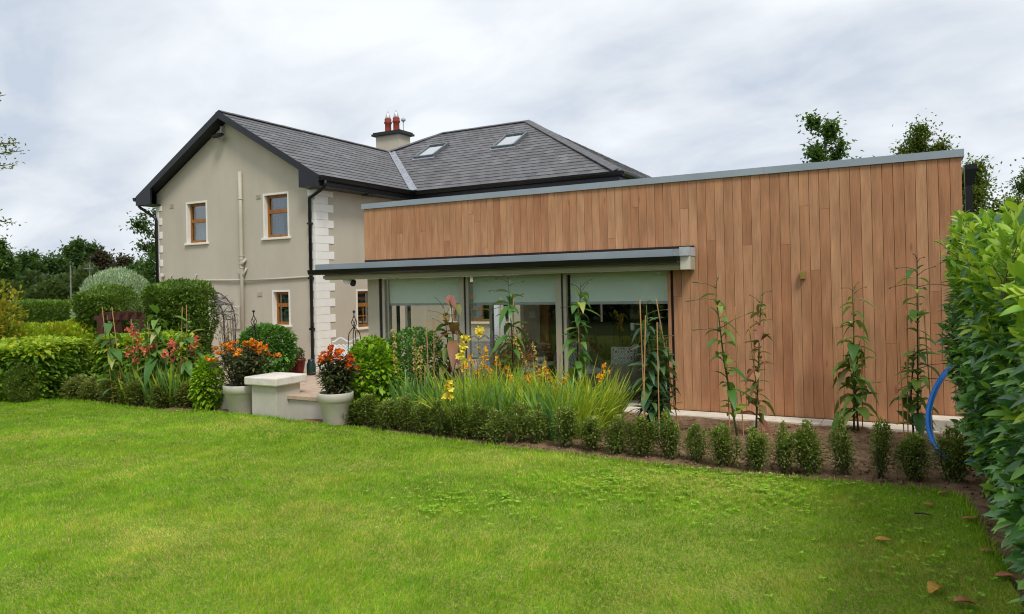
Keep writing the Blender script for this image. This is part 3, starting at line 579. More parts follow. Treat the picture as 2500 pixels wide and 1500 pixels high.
def window(P0, U, inw, u0, u1, z0, z1, tr=.62, bars=False, lbl=None):
    w = link('window', obox(MB(), P0, U, inw, u0 + .001, u0 + .06, .1, .17, z0, z1).mesh('frame', M['oak']), house)
    mb = MB(); ox = lambda *a: obox(mb, P0, U, inw, *a)
    zt = z0 + (z1 - z0) * tr
    ox(u1 - .06, u1 - .001, .1, .17, z0, z1); ox(u0 + .061, u1 - .061, .1, .17, z0, z0 + .075); ox(u0 + .061, u1 - .061, .1, .17, z1 - .065, z1); ox(u0 + .061, u1 - .061, .095, .17, zt - .05, zt + .05)
    mb.build('frame', M['oak'], w)
    if bars:
        mb = MB(); mb2 = mb; obox(mb, P0, U, inw, (u0 + u1) / 2 - .012, (u0 + u1) / 2 + .012, .118, .13, z0 + .076, zt - .051); obox(mb, P0, U, inw, u0 + .062, (u0 + u1) / 2 - .0125, .118, .13, (z0 + zt) / 2 - .012, (z0 + zt) / 2 + .012); obox(mb, P0, U, inw, (u0 + u1) / 2 + .0125, u1 - .062, .118, .13, (z0 + zt) / 2 - .012, (z0 + zt) / 2 + .012)
        mb.build('glazing_bar', M['oak'], w)
    for a, b in ((z0 + .075, zt - .05), (zt + .05, z1 - .065)): obox(MB(), P0, U, inw, u0 + .06, u1 - .06, .135, .141, a, b).build('pane', M['glassh'], w)
    mb = MB(); obox(mb, P0, U, inw, u0 - .1, u1 + .1, -.06, .099, z0 - .06, z0 - .001); mb.build('sill', M['trim'], w, bevel=.008)
    mb = MB(); ox = lambda *a: obox(mb, P0, U, inw, *a)
    ox(u0 - .05, u0 - .0005, -.012, .0, z0, z1 + .05); ox(u1 + .0005, u1 + .05, -.012, .0, z0, z1 + .05); ox(u0 - .0004, u1 + .0004, -.012, .0, z1 + .0005, z1 + .05)
    mb.build('surround', M['trim'], w)
    mb = MB(); ox(u0 + .0005, u0 + .004, .001, .0995, z0, z1 - .004); mb.build('reveal', M['trim'], w)
    mb = MB(); mb.v = []; ox = lambda *a: obox(mb, P0, U, inw, *a); ox(u0 + .07, u0 + (u1 - u0) * .46, .3, .31, z0 + .02, z1 - .02); ox(u0 + .07, u1 - .07, .33, .34, z0 + (z1 - z0) * .5, z1 - .02); mb.build('net_curtain', M['curtain'], w)
    if lbl: w['label'] = lbl
    return w
Xu, Yu, iY, iX = Vector((1, 0, 0)), Vector((0, 1, 0)), Vector((0, 1, 0)), Vector((-1, 0, 0))
wf = HX1 - HX0
gw = [(-18.20 - HX0, -17.41 - HX0, 3.34, 4.47), (-15.10 - HX0, -14.26 - HX0, 3.34, 4.47), (-14.83 - HX0, -14.28 - HX0, 1.02, 1.89), (-18.1 - HX0, -17.38 - HX0, .75, 1.9)]
top = lambda u: WZ - .16 - abs(u - wf / 2) * PIT - .02
wallgrid('gable_wall', (HX0, HY, 0), Xu, wf, top, GZ, gw, .3, iY)
for i, (a, b, c, d) in enumerate(gw): window((HX0, HY, 0), Xu, iY, a, b, c, d, (.56, .62, .6, .66)[i])
MY = IY + .36
s1 = (onX(872, 712, HX1).y - HY, onX(908, 712, HX1).y - HY)
sw = [(s1[0], s1[0] + .75, .86, 1.86)]
wallgrid('wing_side_wall', (HX1, HY, 0), Yu, MY - HY, lambda u: EAV - .12, GZ, sw, .3, iX)
window((HX1, HY, 0), Yu, iX, *sw[0], .62, True)
mwn = [(-11.83 - HX1, -9.9 - HX1, .9, 2.05), (1.1, 2.2, 3.55, 4.32)]
wallgrid('main_wall', (HX1, MY, 0), Xu, MX1 - .36 - HX1, lambda u: EAV - .12, GZ, mwn, .3, iY)
for w_ in mwn: window((HX1, MY, 0), Xu, iY, *w_, .62, True)
mb = MB(); mb.box(MX1 - .66, MX1 - .36, MY + .001, 27.1, GZ, EAV - .12); mb.box(HX0, HX0 + .3, HY + .001, 27.1, GZ, EAV - .12); mb.box(HX0 + .31, MX1 - .67, 26.8, 27.1, GZ, EAV - .12)
mb.build('rear_wall', M['render'], house)
MB().box(HX0 + .35, HX1 - .35, HY + .31, 27, 2.45, 2.6).build('upper_floor', M['darkwall'], house)
# ---- slates
def clip(poly, a, b):       # keep left of a->b (2-D)
    o = []
    for i in range(len(poly)):
        p, q = poly[i], poly[(i + 1) % len(poly)]; sp = (b[0] - a[0]) * (p[1] - a[1]) - (b[1] - a[1]) * (p[0] - a[0]); sq = (b[0] - a[0]) * (q[1] - a[1]) - (b[1] - a[1]) * (q[0] - a[0])
        if sp >= 0: o.append(p)
        if sp * sq < 0: t = sp / (sp - sq); o.append((p[0] + (q[0] - p[0]) * t, p[1] + (q[1] - p[1]) * t))
    return o
SLW, SLG = .305, .252
full_me = None
def slate_local(poly, g0):  # polygon in slate coordinates -> tilted thin tile (lower edge lifted)
    lift = lambda v: .017 - .012 * (v - g0) / SLG
    n = len(poly); V = [(u, v, lift(v)) for u, v in poly] + [(u, v, lift(v) - .007) for u, v in poly]
    return V, [tuple(range(n))] + [(n + i, n + (i + 1) % n, (i + 1) % n, i) for i in range(n)]
ALL = []
def roof(name, pts, o, u, keep_plain=False):
    o = Vector(o); u = Vector(u); pts = [Vector(p) for p in pts]; nrm = (pts[1] - pts[0]).cross(pts[2] - pts[0]).normalized()
    if nrm.z < 0: nrm = -nrm
    v = nrm.cross(u).normalized(); q = [((p - o).dot(u), (p - o).dot(v)) for p in pts]
    ar = sum(q[i][0] * q[(i + 1) % len(q)][1] - q[(i + 1) % len(q)][0] * q[i][1] for i in range(len(q)))
    if ar < 0: q = q[::-1]
    deck = MB(); deck.add([p - nrm * .001 for p in pts] + [p - nrm * .1 for p in pts], [tuple(range(len(pts)))] + [(i, len(pts) + i, len(pts) + (i + 1) % len(pts), (i + 1) % len(pts)) for i in range(len(pts))] + [tuple(range(2 * len(pts) - 1, len(pts) - 1, -1))])
    dk = deck.build(name, M['slate'], house)
    if keep_plain: return dk
    u0, u1 = min(p[0] for p in q), max(p[0] for p in q); v1 = max(p[1] for p in q)
    Mx = Matrix((u, v, nrm)).transposed().to_4x4(); Mx.translation = o
    for j in range(int(v1 / SLG) + 1):
        for i in range(int((u1 - u0) / SLW) + 2):
            a = u0 - (SLW / 2 if j % 2 else 0) + i * SLW; g = j * SLG
            c = [(a + .002, g), (a + SLW - .002, g), (a + SLW - .002, g + SLG + .03), (a + .002, g + SLG + .03)]; n0 = 4
            for k in range(len(q)):
                c = clip(c, q[k], q[(k + 1) % len(q)])
                if len(c) < 3: break
            if len(c) < 3: continue
            cx = Mx @ Vector((a + SLW / 2, g + SLG / 2, 0)); dd = (cx - Vector((0, 0, H))).length
            isfull = len(c) == 4 and abs(max(p[0] for p in c) - a - SLW + .002) < 1e-4 and abs(min(p[0] for p in c) - a - .002) < 1e-4 and abs(max(p[1] for p in c) - g - SLG - .03) < 1e-4 and abs(min(p[0] for p in c[1:3]) ) >= 0 and abs(min(p[1] for p in c) - g) < 1e-4
            ALL.append((dd, dk, Mx, c, a, g, isfull))
    return dk
wingR = roof('wing_roof', [(EXR, BY, EAV), (EXR, IY, EAV), (XC, VY, WZ), (XC, BY, WZ)], (EXR, BY, EAV), (0, 1, 0))
roof('wing_roof', [(EXL, BY, EAV), (EXL, IY, EAV), (XC, VY, WZ), (XC, BY, WZ)], (EXL, BY, EAV), (0, 1, 0), True)
main = roof('main_roof', [(EXR, IY, EAV), (MX1, IY, EAV), (RXR, RY, RZ), (RXL, RY, RZ), (XC + .03, VY, WZ)], (EXR, IY, EAV), (1, 0, 0))
hip = roof('hip_roof', [(MX1, IY, EAV), (MX1, 2 * RY - IY, EAV), (RXR, RY, RZ)], (MX1, IY, EAV), (0, 1, 0))
roof('rear_roof', [(MX1, 2 * RY - IY, EAV), (EXL, 2 * RY - IY, EAV), (RXL, RY, RZ), (RXR, RY, RZ)], (MX1, 2 * RY - IY, EAV), (1, 0, 0), True)
roof('rear_roof', [(EXL, 2 * RY - IY, EAV), (EXL, IY, EAV), (RXL, RY, RZ)], (EXL, IY, EAV), (0, 1, 0), True)
ALL.sort(key=lambda t: t[0])
V, F = slate_local([(.002, 0), (SLW - .002, 0), (SLW - .002, SLG + .03), (.002, SLG + .03)], 0)
fm = bpy.data.meshes.new('slate'); fm.from_pydata(V, [], F); fm.materials.append(M['slate']); nind = 0; rest = {}
for (dd, dk, Mx, c, a, g, isf) in ALL:
    if isf and nind < 300:
        nind += 1; s = link('slate', fm, dk); s.matrix_basis = Mx @ Matrix.Translation((a, g, random.uniform(0, .003))) @ Matrix.Rotation(random.uniform(-.006, .006), 4, 'Z')
    else: rest.setdefault(dk.name, (dk, []))[1].append((Mx, c, g))
for dk, lst in rest.values():
    mb = MB(); rv = []
    for Mx, c, g in lst:
        V, F = slate_local(c, g); z = random.uniform(0, .004); mb.add([Mx @ Vector((p[0], p[1], p[2] + z)) for p in V], F); rv += [random.random()] * len(V)
    me = mb.mesh('slates', M['slate']); at = me.attributes.new('rnd', 'FLOAT', 'POINT'); at.data.foreach_set('value', rv)
    tag(link('slates', me, dk), kind='stuff')
# ridges and hips
def capping(name, a, b, parent, wd=.14, n=None, mat='ridge'):
    a, b = Vector(a), Vector(b); L = (b - a).length; n = n or max(1, int(L / .45)); d = (b - a) / n; s = d.cross(Vector((0, 0, 1))).normalized()
    for i in range(n):
        p = a + d * i + d * .01; q = a + d * (i + 1); up = Vector((0, 0, 1)); k = .05 + (.004 if i % 2 else 0)
        mb = MB(); dn = -.03
        mb.hexa([p - s * wd + up * dn, p + up * (k - .02), q + up * (k - .02), q - s * wd + up * dn], [p - s * wd + up * (dn + .02), p + up * k, q + up * k, q - s * wd + up * (dn + .02)])
        mb.hexa([p + up * (k - .02), p + s * wd + up * dn, q + s * wd + up * dn, q + up * (k - .02)], [p + up * k, p + s * wd + up * (dn + .02), q + s * wd + up * (dn + .02), q + up * k])
        mb.build(name, M[mat], parent)
capping('ridge_tile', (XC, BY, WZ), (XC, VY - .3, WZ), wingR); capping('ridge_tile', (RXL, RY, RZ), (RXR, RY, RZ), main)
capping('hip_tile', (MX1 + .0, IY, EAV + .03), (RXR, RY, RZ), main, .17); capping('hip_tile', (RXL, RY, RZ), (XC - .1, VY - .1, WZ + .0), main, .13)
# valley lead
va, vb = Vector((EXR - .02, IY - .02, EAV)), Vector((XC, VY, WZ)); dv = (vb - va).normalized(); c1, c2 = Vector((0, 1, 0)), Vector((1, 0, 0))
mb = MB(); up = Vector((0, 0, .032)); w1 = Vector((0, -.17, 0)); w2 = Vector((.17, 0, 0))
mb.hexa([va + up + w1, va + up, vb + up, vb + up + w1], [va + up * 1.4 + w1, va + up * 1.2, vb + up * 1.2, vb + up * 1.4 + w1]); mb.hexa([va + up, va + up + w2, vb + up + w2, vb + up], [va + up * 1.2, va + up * 1.4 + w2, vb + up * 1.4 + w2, vb + up * 1.2])
mb.build('valley_lead', M['lead'], main)
# bargeboards, soffits, fascias, gutters
mb = MB()
for sx, ex in ((1, EXR), (-1, EXL)):
    e0, r0 = Vector((ex, BY - .03, EAV + .015)), Vector((XC, BY - .03, WZ + .02)); dz = Vector((0, 0, -.2)); th = Vector((0, .028, 0))
    mb.hexa([e0 + dz, r0 + dz, r0 + dz + th, e0 + dz + th], [e0, r0, r0 + th, e0 + th])
mb.build('bargeboard', M['fascia'], wingR)
mb = MB()
for ex in (EXR, EXL):
    a, b = Vector((ex, BY, EAV - .13)), Vector((XC, BY, WZ - .14)); w_ = Vector((0, HY - BY + .02, 0)); dz = Vector((0, 0, -.02))
    mb.hexa([a + dz, b + dz, b + dz + w_, a + dz + w_], [a, b, b + w_, a + w_])
mb.build('verge_soffit', M['fascia'], wingR)
# boxed eaves ends at the foot of the gable
for sx, ex, wx in ((1, EXR, HX1), (-1, EXL, HX0)):
    mb = MB(); i0 = wx - sx * .2; zz0 = EAV - .25
    zin = EAV + abs(ex - i0) * PIT - .1
    ys = (BY - .03, BY + .02)
    mb.hexa([(i0, ys[0] - .002, zz0), (ex, ys[0] - .002, zz0), (ex, ys[1], zz0), (i0, ys[1], zz0)][::1], [(i0, ys[0] - .002, zin), (ex, ys[0] - .002, EAV - .02), (ex, ys[1], EAV - .02), (i0, ys[1], zin)])
    mb.build('eaves_box_end', M['fascia'], wingR)
    x0, x1 = sorted((wx + sx * .0, ex)); MB().box(x0 + .001, x1 - .001, BY + .021, IY + .3, zz0, zz0 + .02).build('soffit', M['fascia'], wingR)
    MB().box(ex - .012, ex + .012, BY + .021, (IY if sx > 0 else 27.0), zz0 + .021, EAV - .03).build('fascia', M['fascia'], wingR)
    x0, x1 = sorted((i0, wx)); MB().box(x0, x1 - .0, BY + .0215, HY - .0005, zz0, zz0 + .02).build('soffit_return', M['fascia'], wingR)
MB().box(EXR + .014, MX1 - .001, IY, IY + .024, EAV - .27, EAV - .03).build('fascia', M['fascia'], main)
MB().box(EXR + .015, MX1 - .001, IY + .025, MY + .02, EAV - .27, EAV - .25).build('soffit', M['fascia'], main)
MB().box(MX1, MX1 + .024, IY, 2 * RY - IY, EAV - .27, EAV - .03).build('fascia', M['fascia'], hip)
MB().box(MX1 - .4, MX1 - .0005, MY + .021, 27, EAV - .27, EAV - .25).build('soffit', M['fascia'], hip)
def gutter(a, b, out_, parent, z=EAV - .005):
    a, b, o_ = Vector(a), Vector(b), Vector(out_); pr = [(.0, 0), (.0, -.1), (.035, -.12), (.085, -.11), (.115, -.05), (.12, 0), (.108, 0), (.1, -.045), (.078, -.098), (.04, -.105), (.012, -.09), (.012, 0)]; k = len(pr)
    mb = MB(); mb.add([p + o_ * u + Vector((0, 0, z + w)) for p in (a, b) for u, w in pr], [(i, k + i, k + (i + 1) % k, (i + 1) % k) for i in range(k)] + [tuple(range(k)), tuple(range(2 * k - 1, k - 1, -1))]); mb.build('gutter', M['gutter'], parent)
gutter((EXR + .014, BY - .04, 0), (EXR + .014, IY - .12, 0), (1, 0, 0), wingR); gutter((EXL - .014, BY - .04, 0), (EXL - .014, 26, 0), (-1, 0, 0), wingR)
gutter((EXR + .02, IY - .001, 0), (MX1 + .15, IY - .001, 0), (0, -1, 0), main); gutter((MX1 + .026, IY + .002, 0), (MX1 + .026, 27, 0), (1, 0, 0), hip)
# downpipes
def pipe(name, path, r, mat, parent, n=10): mb = MB(); mb.tube(path, r, n); return mb.build(name, M[mat], parent, True)
dp = pipe('downpipe', [(EXR + .07, BY + .12, EAV - .1), (EXR + .07, BY + .12, EAV - .24), (EXR + .05, BY + .13, EAV - .28), (HX1 - .1, HY - .09, EAV - .5), (HX1 - .12, HY - .07, EAV - .58), (HX1 - .12, HY - .07, GZ)], .043, 'gutter', house)
for z in (3.6, 2.2, .9): MB().box(HX1 - .18, HX1 - .06, HY - .12, HY - .001, z, z + .05).build('pipe_clip', M['gutter'], dp)
dp = pipe('downpipe', [(EXL - .07, BY + .12, EAV - .1), (EXL - .07, BY + .12, EAV - .24), (EXL - .05, BY + .13, EAV - .28), (HX0 + .04, HY - .09, EAV - .62), (HX0 + .06, HY - .07, EAV - .7), (HX0 + .06, HY - .07, GZ)], .043, 'gutter', house)
# soil pipe and wastes
sx = -15.94
sp = pipe('soil_pipe', [(sx, HY - .07, 5.19), (sx, HY - .07, 3.9), (sx, HY - .07, 2.6), (sx, HY - .07, GZ)], .052, 'pipe', house, 12)
for z in (4.42, 2.88, 2.78, 2.66, 2.55): MB().lathe((sx, HY - .07, z), [(.056, 0), (.062, .008), (.062, .03), (.056, .038)], 12).build('collar', M['pipe'], sp, True)
pipe('branch', [(sx, HY - .07, 2.3), (sx - .1, HY - .06, 2.45), (sx - .13, HY - .03, 2.55)], .03, 'pipe', sp); pipe('branch', [(sx, HY - .07, 2.3), (sx + .1, HY - .06, 2.45), (sx + .14, HY - .02, 2.56)], .03, 'pipe', sp); pipe('branch', [(sx, HY - .07, 2.62), (sx + .08, HY - .11, 2.7), (sx + .1, HY - .0, 2.8)], .04, 'pipe', sp)
pipe('waste_pipe', [(-18.99, HY - .035, 2.27), (-17.5, HY - .035, 2.26), (sx - .04, HY - .05, 2.235)], .024, 'pipe', house, 8)
pipe('waste_pipe', [(sx + .04, HY - .05, 2.22), (-14.6, HY - .035, 2.24), (HX1 - .17, HY - .035, 2.27)], .024, 'pipe', house, 8)
for x in (-18.95, -17.85): pipe('waste_stub', [(x, HY - .035, 2.27), (x, HY - .035, 2.42), (x + .02, HY + .01, 2.44)], .022, 'pipe', house, 8)
pipe('waste_elbow', [(-19.35, HY - .05, GZ), (-19.35, HY - .05, 2.2), (-19.35, HY - .04, 2.4), (-19.27, HY - .03, 2.44)], .05, 'pipe', house)
# quoins
def quoins(xc, sx):
    z = GZ; i = 0
    while z < EAV - .3:
        h = .205; lf, ls = ((.24, .66), (.09, .46))[i % 2]
        mb = MB(); y0 = HY - .018; x0 = xc + sx * .018
        x_in = xc - sx * lf; a, b = sorted((x_in, x0)); mb.box(a, b, y0, HY + .001, z + .003, min(z + h - .003, EAV - .28))
        a, b = sorted((xc - sx * .001, x0)); mb.box(a, b, HY + .0012, HY + ls, z + .003, min(z + h - .003, EAV - .28)); mb.build('quoin', M['quoin'], house, bevel=.004); z += h; i += 1
quoins(HX1, 1); quoins(HX0, -1)
# air vents, meter box
for (px, py) in ((632, 480), (420, 503), (635, 718)):
    p = onY(px, py, HY); vt = MB().box(p.x - .09, p.x + .09, HY - .008, HY - .0005, p.z - .07, p.z + .07).build('air_vent', M['render'], house)
    for k in range(4): MB().box(p.x - .08, p.x + .08, HY - .02, HY - .0085, p.z - .055 + k * .03, p.z - .04 + k * .03).build('louvre', M['render'], vt)
p = onY(578, 775, HY); MB().box(p.x - .2, p.x + .16, HY - .05, HY - .0005, p.z - .32, p.z + .3).build('meter_box', M['render'], house, bevel=.01)
# roof windows on the main slope
th = math.atan(PIT); ms = Matrix(((1, 0, 0), (0, math.cos(th), -math.sin(th)), (0, math.sin(th), math.cos(th)))).to_4x4(); ms.translation = Vector((EXR, IY, EAV))
for (x0, x1, y0, y1, lb) in ((-14.6, -13.92, 20.25, 21.13, 'left roof window with white blind'), (-11.56, -10.86, 20.27, 21.15, 'right roof window with white blind')):
    u0, u1 = x0 - EXR, x1 - EXR; v0, v1 = (y0 - IY) / math.cos(th), (y1 - IY) / math.cos(th)
    mb = MB(); mb.box(u0 - .07, u0, v0 - .05, v1 + .07, .01, .11); mb.box(u1, u1 + .07, v0 - .05, v1 + .07, .01, .11); mb.box(u0 + .0005, u1 - .0005, v0 - .05, v0 + .03, .01, .1); mb.box(u0 + .0005, u1 - .0005, v1 - .02, v1 + .07, .01, .12)
    me = mb.mesh('roof_window', surf('roof_window_frame', S(96, 104, 106), S(120, 128, 130), .4, 6, metal=.3)); o = link('roof_window', me, main); o.matrix_basis = ms; o['label'] = lb
    mb = MB(); mb.box(u0 + .001, u1 - .001, v0 + .031, v1 - .021, .07, .076); g = link('pane', mb.mesh('pane', M['sky_glass']), o, False)
    mb = MB(); mb.box(u0 + .001, u1 - .001, v0 + .031, v1 - .021, .04, .046); g = link('blind', mb.mesh('blind', M['white']), o, False)
    mb = MB(); mb.box(u0 - .1, u1 + .12, v0 - .18, v0 - .051, .018, .032); g = link('flashing', mb.mesh('flashing', M['lead']), o, False)
# chimney
c = D(960, 333, 28.6)
chim = MB().box(c.x - .62, c.x + .52, c.y - .3, c.y + .4, 5.4, c.z).build('chimney', M['render'], main)
mb = MB(); mb.box(c.x - .75, c.x + .65, c.y - .42, c.y + .52, c.z + .001, c.z + .08); mb.box(c.x - .7, c.x + .6, c.y - .38, c.y + .48, c.z + .0805, c.z + .14); mb.build('chimney_cap', M['seal'], chim)
for dx in (-.17, .13):
    ctr = (c.x - .05 + dx * 1.35, c.y + .05, c.z + .14)
    pt_ = MB().lathe(ctr, [(.15, 0), (.14, .04), (.125, .1), (.12, .36), (.15, .4), (.155, .45), (.13, .48), (.14, .55), (.13, .57)], 16).build('chimney_pot', M['clay'], chim, True)
    MB().lathe((ctr[0], ctr[1], ctr[2] + .571), [(.11, 0), (.115, .05), (.06, .2), (.008, .32)], 12).build('cowl', M['chrome'], pt_, True)
mb = MB(); mb.tube([(c.x + .58, c.y - .1, c.z + .14), (c.x + .58, c.y - .1, c.z + .55)], .018, 6); mb.lathe((c.x + .58, c.y - .1, c.z + .46), [(.02, 0), (.09, .06), (.09, .12), (.02, .18)], 10); mb.build('chimney_vent', M['grey'], chim)
# flood lamps and sensors on the walls
def flood(px, py, plane, lbl, both):
    if plane == 'Y': p = onY(px, py, HY); n_ = Vector((0, -1, 0)); u = Xu
    else: p = onX(px, py, HX1); n_ = Vector((1, 0, 0)); u = Yu
    f = empty('flood_lamp', p, lbl, 'lamp'); mb = MB()
    if both: mb.tube([p + Vector((0, 0, .28)), p + Vector((0, 0, .28)) + n_ * .1, p + Vector((0, 0, .05)) + n_ * .12, p + n_ * .14], .035, 8); mb.build('arm', M['grey'], f, True)
    else: mb.tube([p, p + n_ * .12], .03, 8); mb.build('arm', M['seal'], f)
    a = p + n_ * .2; t = Vector((0, 0, .1)); mb = MB()
    mb.hexa([a - u * .13 - t * .6 + n_ * .06, a + u * .13 - t * .6 + n_ * .06, a + u * .13 + t * .5 - n_ * .1, a - u * .13 + t * .5 - n_ * .1], [a - u * .13 - t * .1 + n_ * .14, a + u * .13 - t * .1 + n_ * .14, a + u * .13 + t * .9 + n_ * .0, a - u * .13 + t * .9 + n_ * .0])
    mb.build('lamp_head', M['seal'], f); b = a + n_ * .03 - t * .5
    mb = MB(); mb.hexa([b - u * .11 - t * .35, b + u * .11 - t * .35, b + u * .11 + t * .05 - n_ * .1, b - u * .11 + t * .05 - n_ * .1], [b - u * .11 - t * .3, b + u * .11 - t * .3, b + u * .11 + t * .1 - n_ * .1, b - u * .11 + t * .1 - n_ * .1]); mb.build('lamp_glass', M['grey'], f)
flood(548, 336, 'Y', 'flood lamp on a white arm high up under the gable peak', True); flood(884, 476, 'X', 'black flood lamp on the wing side wall under the eaves', False)
p = onX(827, 459, HX1); mb = MB(); mb.box(p.x, p.x + .1, p.y - .07, p.y + .07, p.z - .05, p.z + .05); tag(mb.build('motion_sensor', M['white'], bevel=.02), 'small white sensor box on the wing wall beside the quoins', 'sensor')
# ================================================================== PLANTS
def Gd(px, dep, z=-.03): p = D(px, 760, dep); return Vector((p.x, p.y, z))
NTH = ['first', 'second', 'third', 'fourth', 'fifth', 'sixth', 'seventh', 'eighth', 'ninth', 'tenth', 'eleventh', 'twelfth', 'thirteenth', 'fourteenth', 'fifteenth', 'sixteenth', 'seventeenth', 'eighteenth', 'nineteenth', 'twentieth', 'twenty-first', 'twenty-second', 'twenty-third', 'twenty-fourth', 'twenty-fifth', 'twenty-sixth']
# ---- trees
def grow(base, height, spread, limbs, rng, r0=.12, lean=(0, 0), start=.3, sub=4):
    """tapered trunk with limbs and twigs; returns tube list and twig points for leaves"""
    mb = MB(); tips = []; base = Vector(base)
    tr = [base + Vector((lean[0] * t + math.sin(t * 5) * .03 * height, lean[1] * t + math.cos(t * 4) * .02 * height, height * .93 * t)) for t in (0, .2, .4, .6, .8, 1)]
    mb.tube(tr, [r0 * (1.25 - t * 1.15) for t in (0, .2, .4, .6, .8, 1)], 7)
    for i in range(limbs):
        t = start + (1 - start) * (i + .5) / limbs; k = min(int(t * 5), 4); p = tr[k].lerp(tr[k + 1], t * 5 - k); az = i * 2.4 + rng.uniform(-.4, .4)
        L = spread * (1.05 - .75 * ((t - start) / (1 - start)) ** 1.5) * rng.uniform(.75, 1.15); el = rng.uniform(.25, .75) + t * .35
        dr = Vector((math.cos(az) * math.cos(el), math.sin(az) * math.cos(el), math.sin(el))); q = [p, p + dr * L * .5 + Vector((0, 0, .05 * L)), p + dr * L + Vector((0, 0, .12 * L))]
        mb.tube(q, [r0 * .4 * (1.2 - t), r0 * .25 * (1.2 - t), r0 * .06], 5)
        for s in range(sub):
            f = rng.uniform(.35, 1); a = q[0].lerp(q[2], f); e = dr + Vector((rng.gauss(0, .6), rng.gauss(0, .6), rng.gauss(.15, .45))); b = a + e.normalized() * L * rng.uniform(.25, .5)
            mb.tube([a, a.lerp(b, .5) + Vector((0, 0, .02)), b], [r0 * .09, r0 * .06, r0 * .02], 4); tips += [(a.lerp(b, x), e.normalized()) for x in (.35, .6, .8, 1)]
        tips += [(q[2], dr), (q[1].lerp(q[2], .5), dr)]
    tips += [(tr[5], Vector((0, 0, 1))), (tr[4].lerp(tr[5], .6), Vector((0, 0, 1)))]
    return mb, tips
def tree(name, base, height, spread, limbs, mat, nleaf, leaf, clump, label, group=None, seed=1, r0=.12, start=.3, lean=(0, 0), sub=4, hang=0., cat='tree'):
    rng = random.Random(seed); mb, tips = grow(base, height, spread, limbs, rng, r0, lean, start, sub)
    t = empty(name, base, label, cat, group); mb.build('trunk', M['bark'], t, True)
    T = np.array([tuple(p) for p, _ in tips]); idx = RNG.integers(0, len(T), nleaf); P = T[idx] + rvec(nleaf) * (np.abs(RNG.normal(size=nleaf)) * clump)[:, None]
    d = unit(rvec(nleaf) + np.array([0, 0, .1 - hang])); o = link('crown', leafmesh('crown', [(diamonds(P, d, leaf * (.7 + .6 * RNG.random(nleaf)), leaf * .62), (RNG.random(nleaf) * .7 + .3 * RNG.random(len(T))[idx]))], M[mat]), t); return t
# ---- clipped blocks and shrubs
def block(name, label, cat, c, ex, rz, mat, n, leaf, faces='tflr', group=None, z0=0, z1=1.2, top=None, depth=.1, rnd=.12, up=.5, shape='d'):
    t = empty(name, (c[0], c[1], z0), label, cat, group)
    P, Nv = boxpts(n, -ex[0], ex[0], -ex[1], ex[1], z0, z1, faces, depth, rnd); m = len(P); d = unit(Nv * .7 + np.array([0, 0, up]) + rvec(m) * .8)
    R_ = np.array([[math.cos(rz), -math.sin(rz), 0], [math.sin(rz), math.cos(rz), 0], [0, 0, 1]]); P = P @ R_.T + np.array([c[0], c[1], 0]); d = d @ R_.T; Nv = Nv @ R_.T
    L = leaf * (.6 + .8 * RNG.random(m)); r = RNG.random(m) * .75 + .25 * (lump(P, 3) * .5 + .5)
    mk = (lambda P, d, L, w: blades(P, d, L, w, 3, .25, .35)) if shape == 'b' else (lambda P, d, L, w: diamonds(P, d, L, w))
    if top:
        k = (P[:, 2] > z1 - .16 - .1 * RNG.random(m)) & (RNG.random(m) < .8); link('top_growth', leafmesh('top_growth', [(mk(P[k], d[k], L[k], L[k] * .5), r[k])], M[top]), t); P, d, L, r = P[~k], d[~k], L[~k], r[~k]
    link('foliage', leafmesh('foliage', [(mk(P, d, L, L * .5), r)], M[mat]), t)
    # the woody inside: crossing branches under the leaves
    mb = MB(); rg = random.Random(int(abs(c[0]) * 100))
    for i in range(int(ex[0] * 22) + 4):
        a = Vector((rg.uniform(-ex[0], ex[0]) * .9, rg.uniform(-ex[1], ex[1]) * .7, z0)); b = a + Vector((rg.gauss(0, .12), rg.gauss(0, .12), (z1 - z0) * .9)); f = lambda v: Vector(R_ @ np.array(v)) + Vector((c[0], c[1], 0))
        mb.tube([f(a), f(a.lerp(b, .5) + Vector((rg.gauss(0, .04), rg.gauss(0, .04), 0))), f(b)], [.02, .014, .004], 4)
    mb.build('branches', M['bark'], t)
    # inner leaf mass so that no daylight passes through the middle
    q = 6; s_ = .8; xs = np.linspace(-ex[0] * s_ if ex[0] < 1 else -ex[0] + .25, ex[0] * s_ if ex[0] < 1 else ex[0] - .25, q); ys = np.linspace(-ex[1] + .2, ex[1] - .2, 2)
    mi = int(n * .35); Pi = np.column_stack([RNG.uniform(-ex[0] + .1, ex[0] - .1, mi), RNG.uniform(-ex[1] + .1, ex[1] - .1, mi), RNG.uniform(z0, z1 - .12, mi)]) @ R_.T + np.array([c[0], c[1], 0])
    link('inner_foliage', leafmesh('inner_foliage', [(diamonds(Pi, rvec(mi), leaf * 1.8, leaf * 1.1), RNG.random(mi))], M[mat]), t); return t
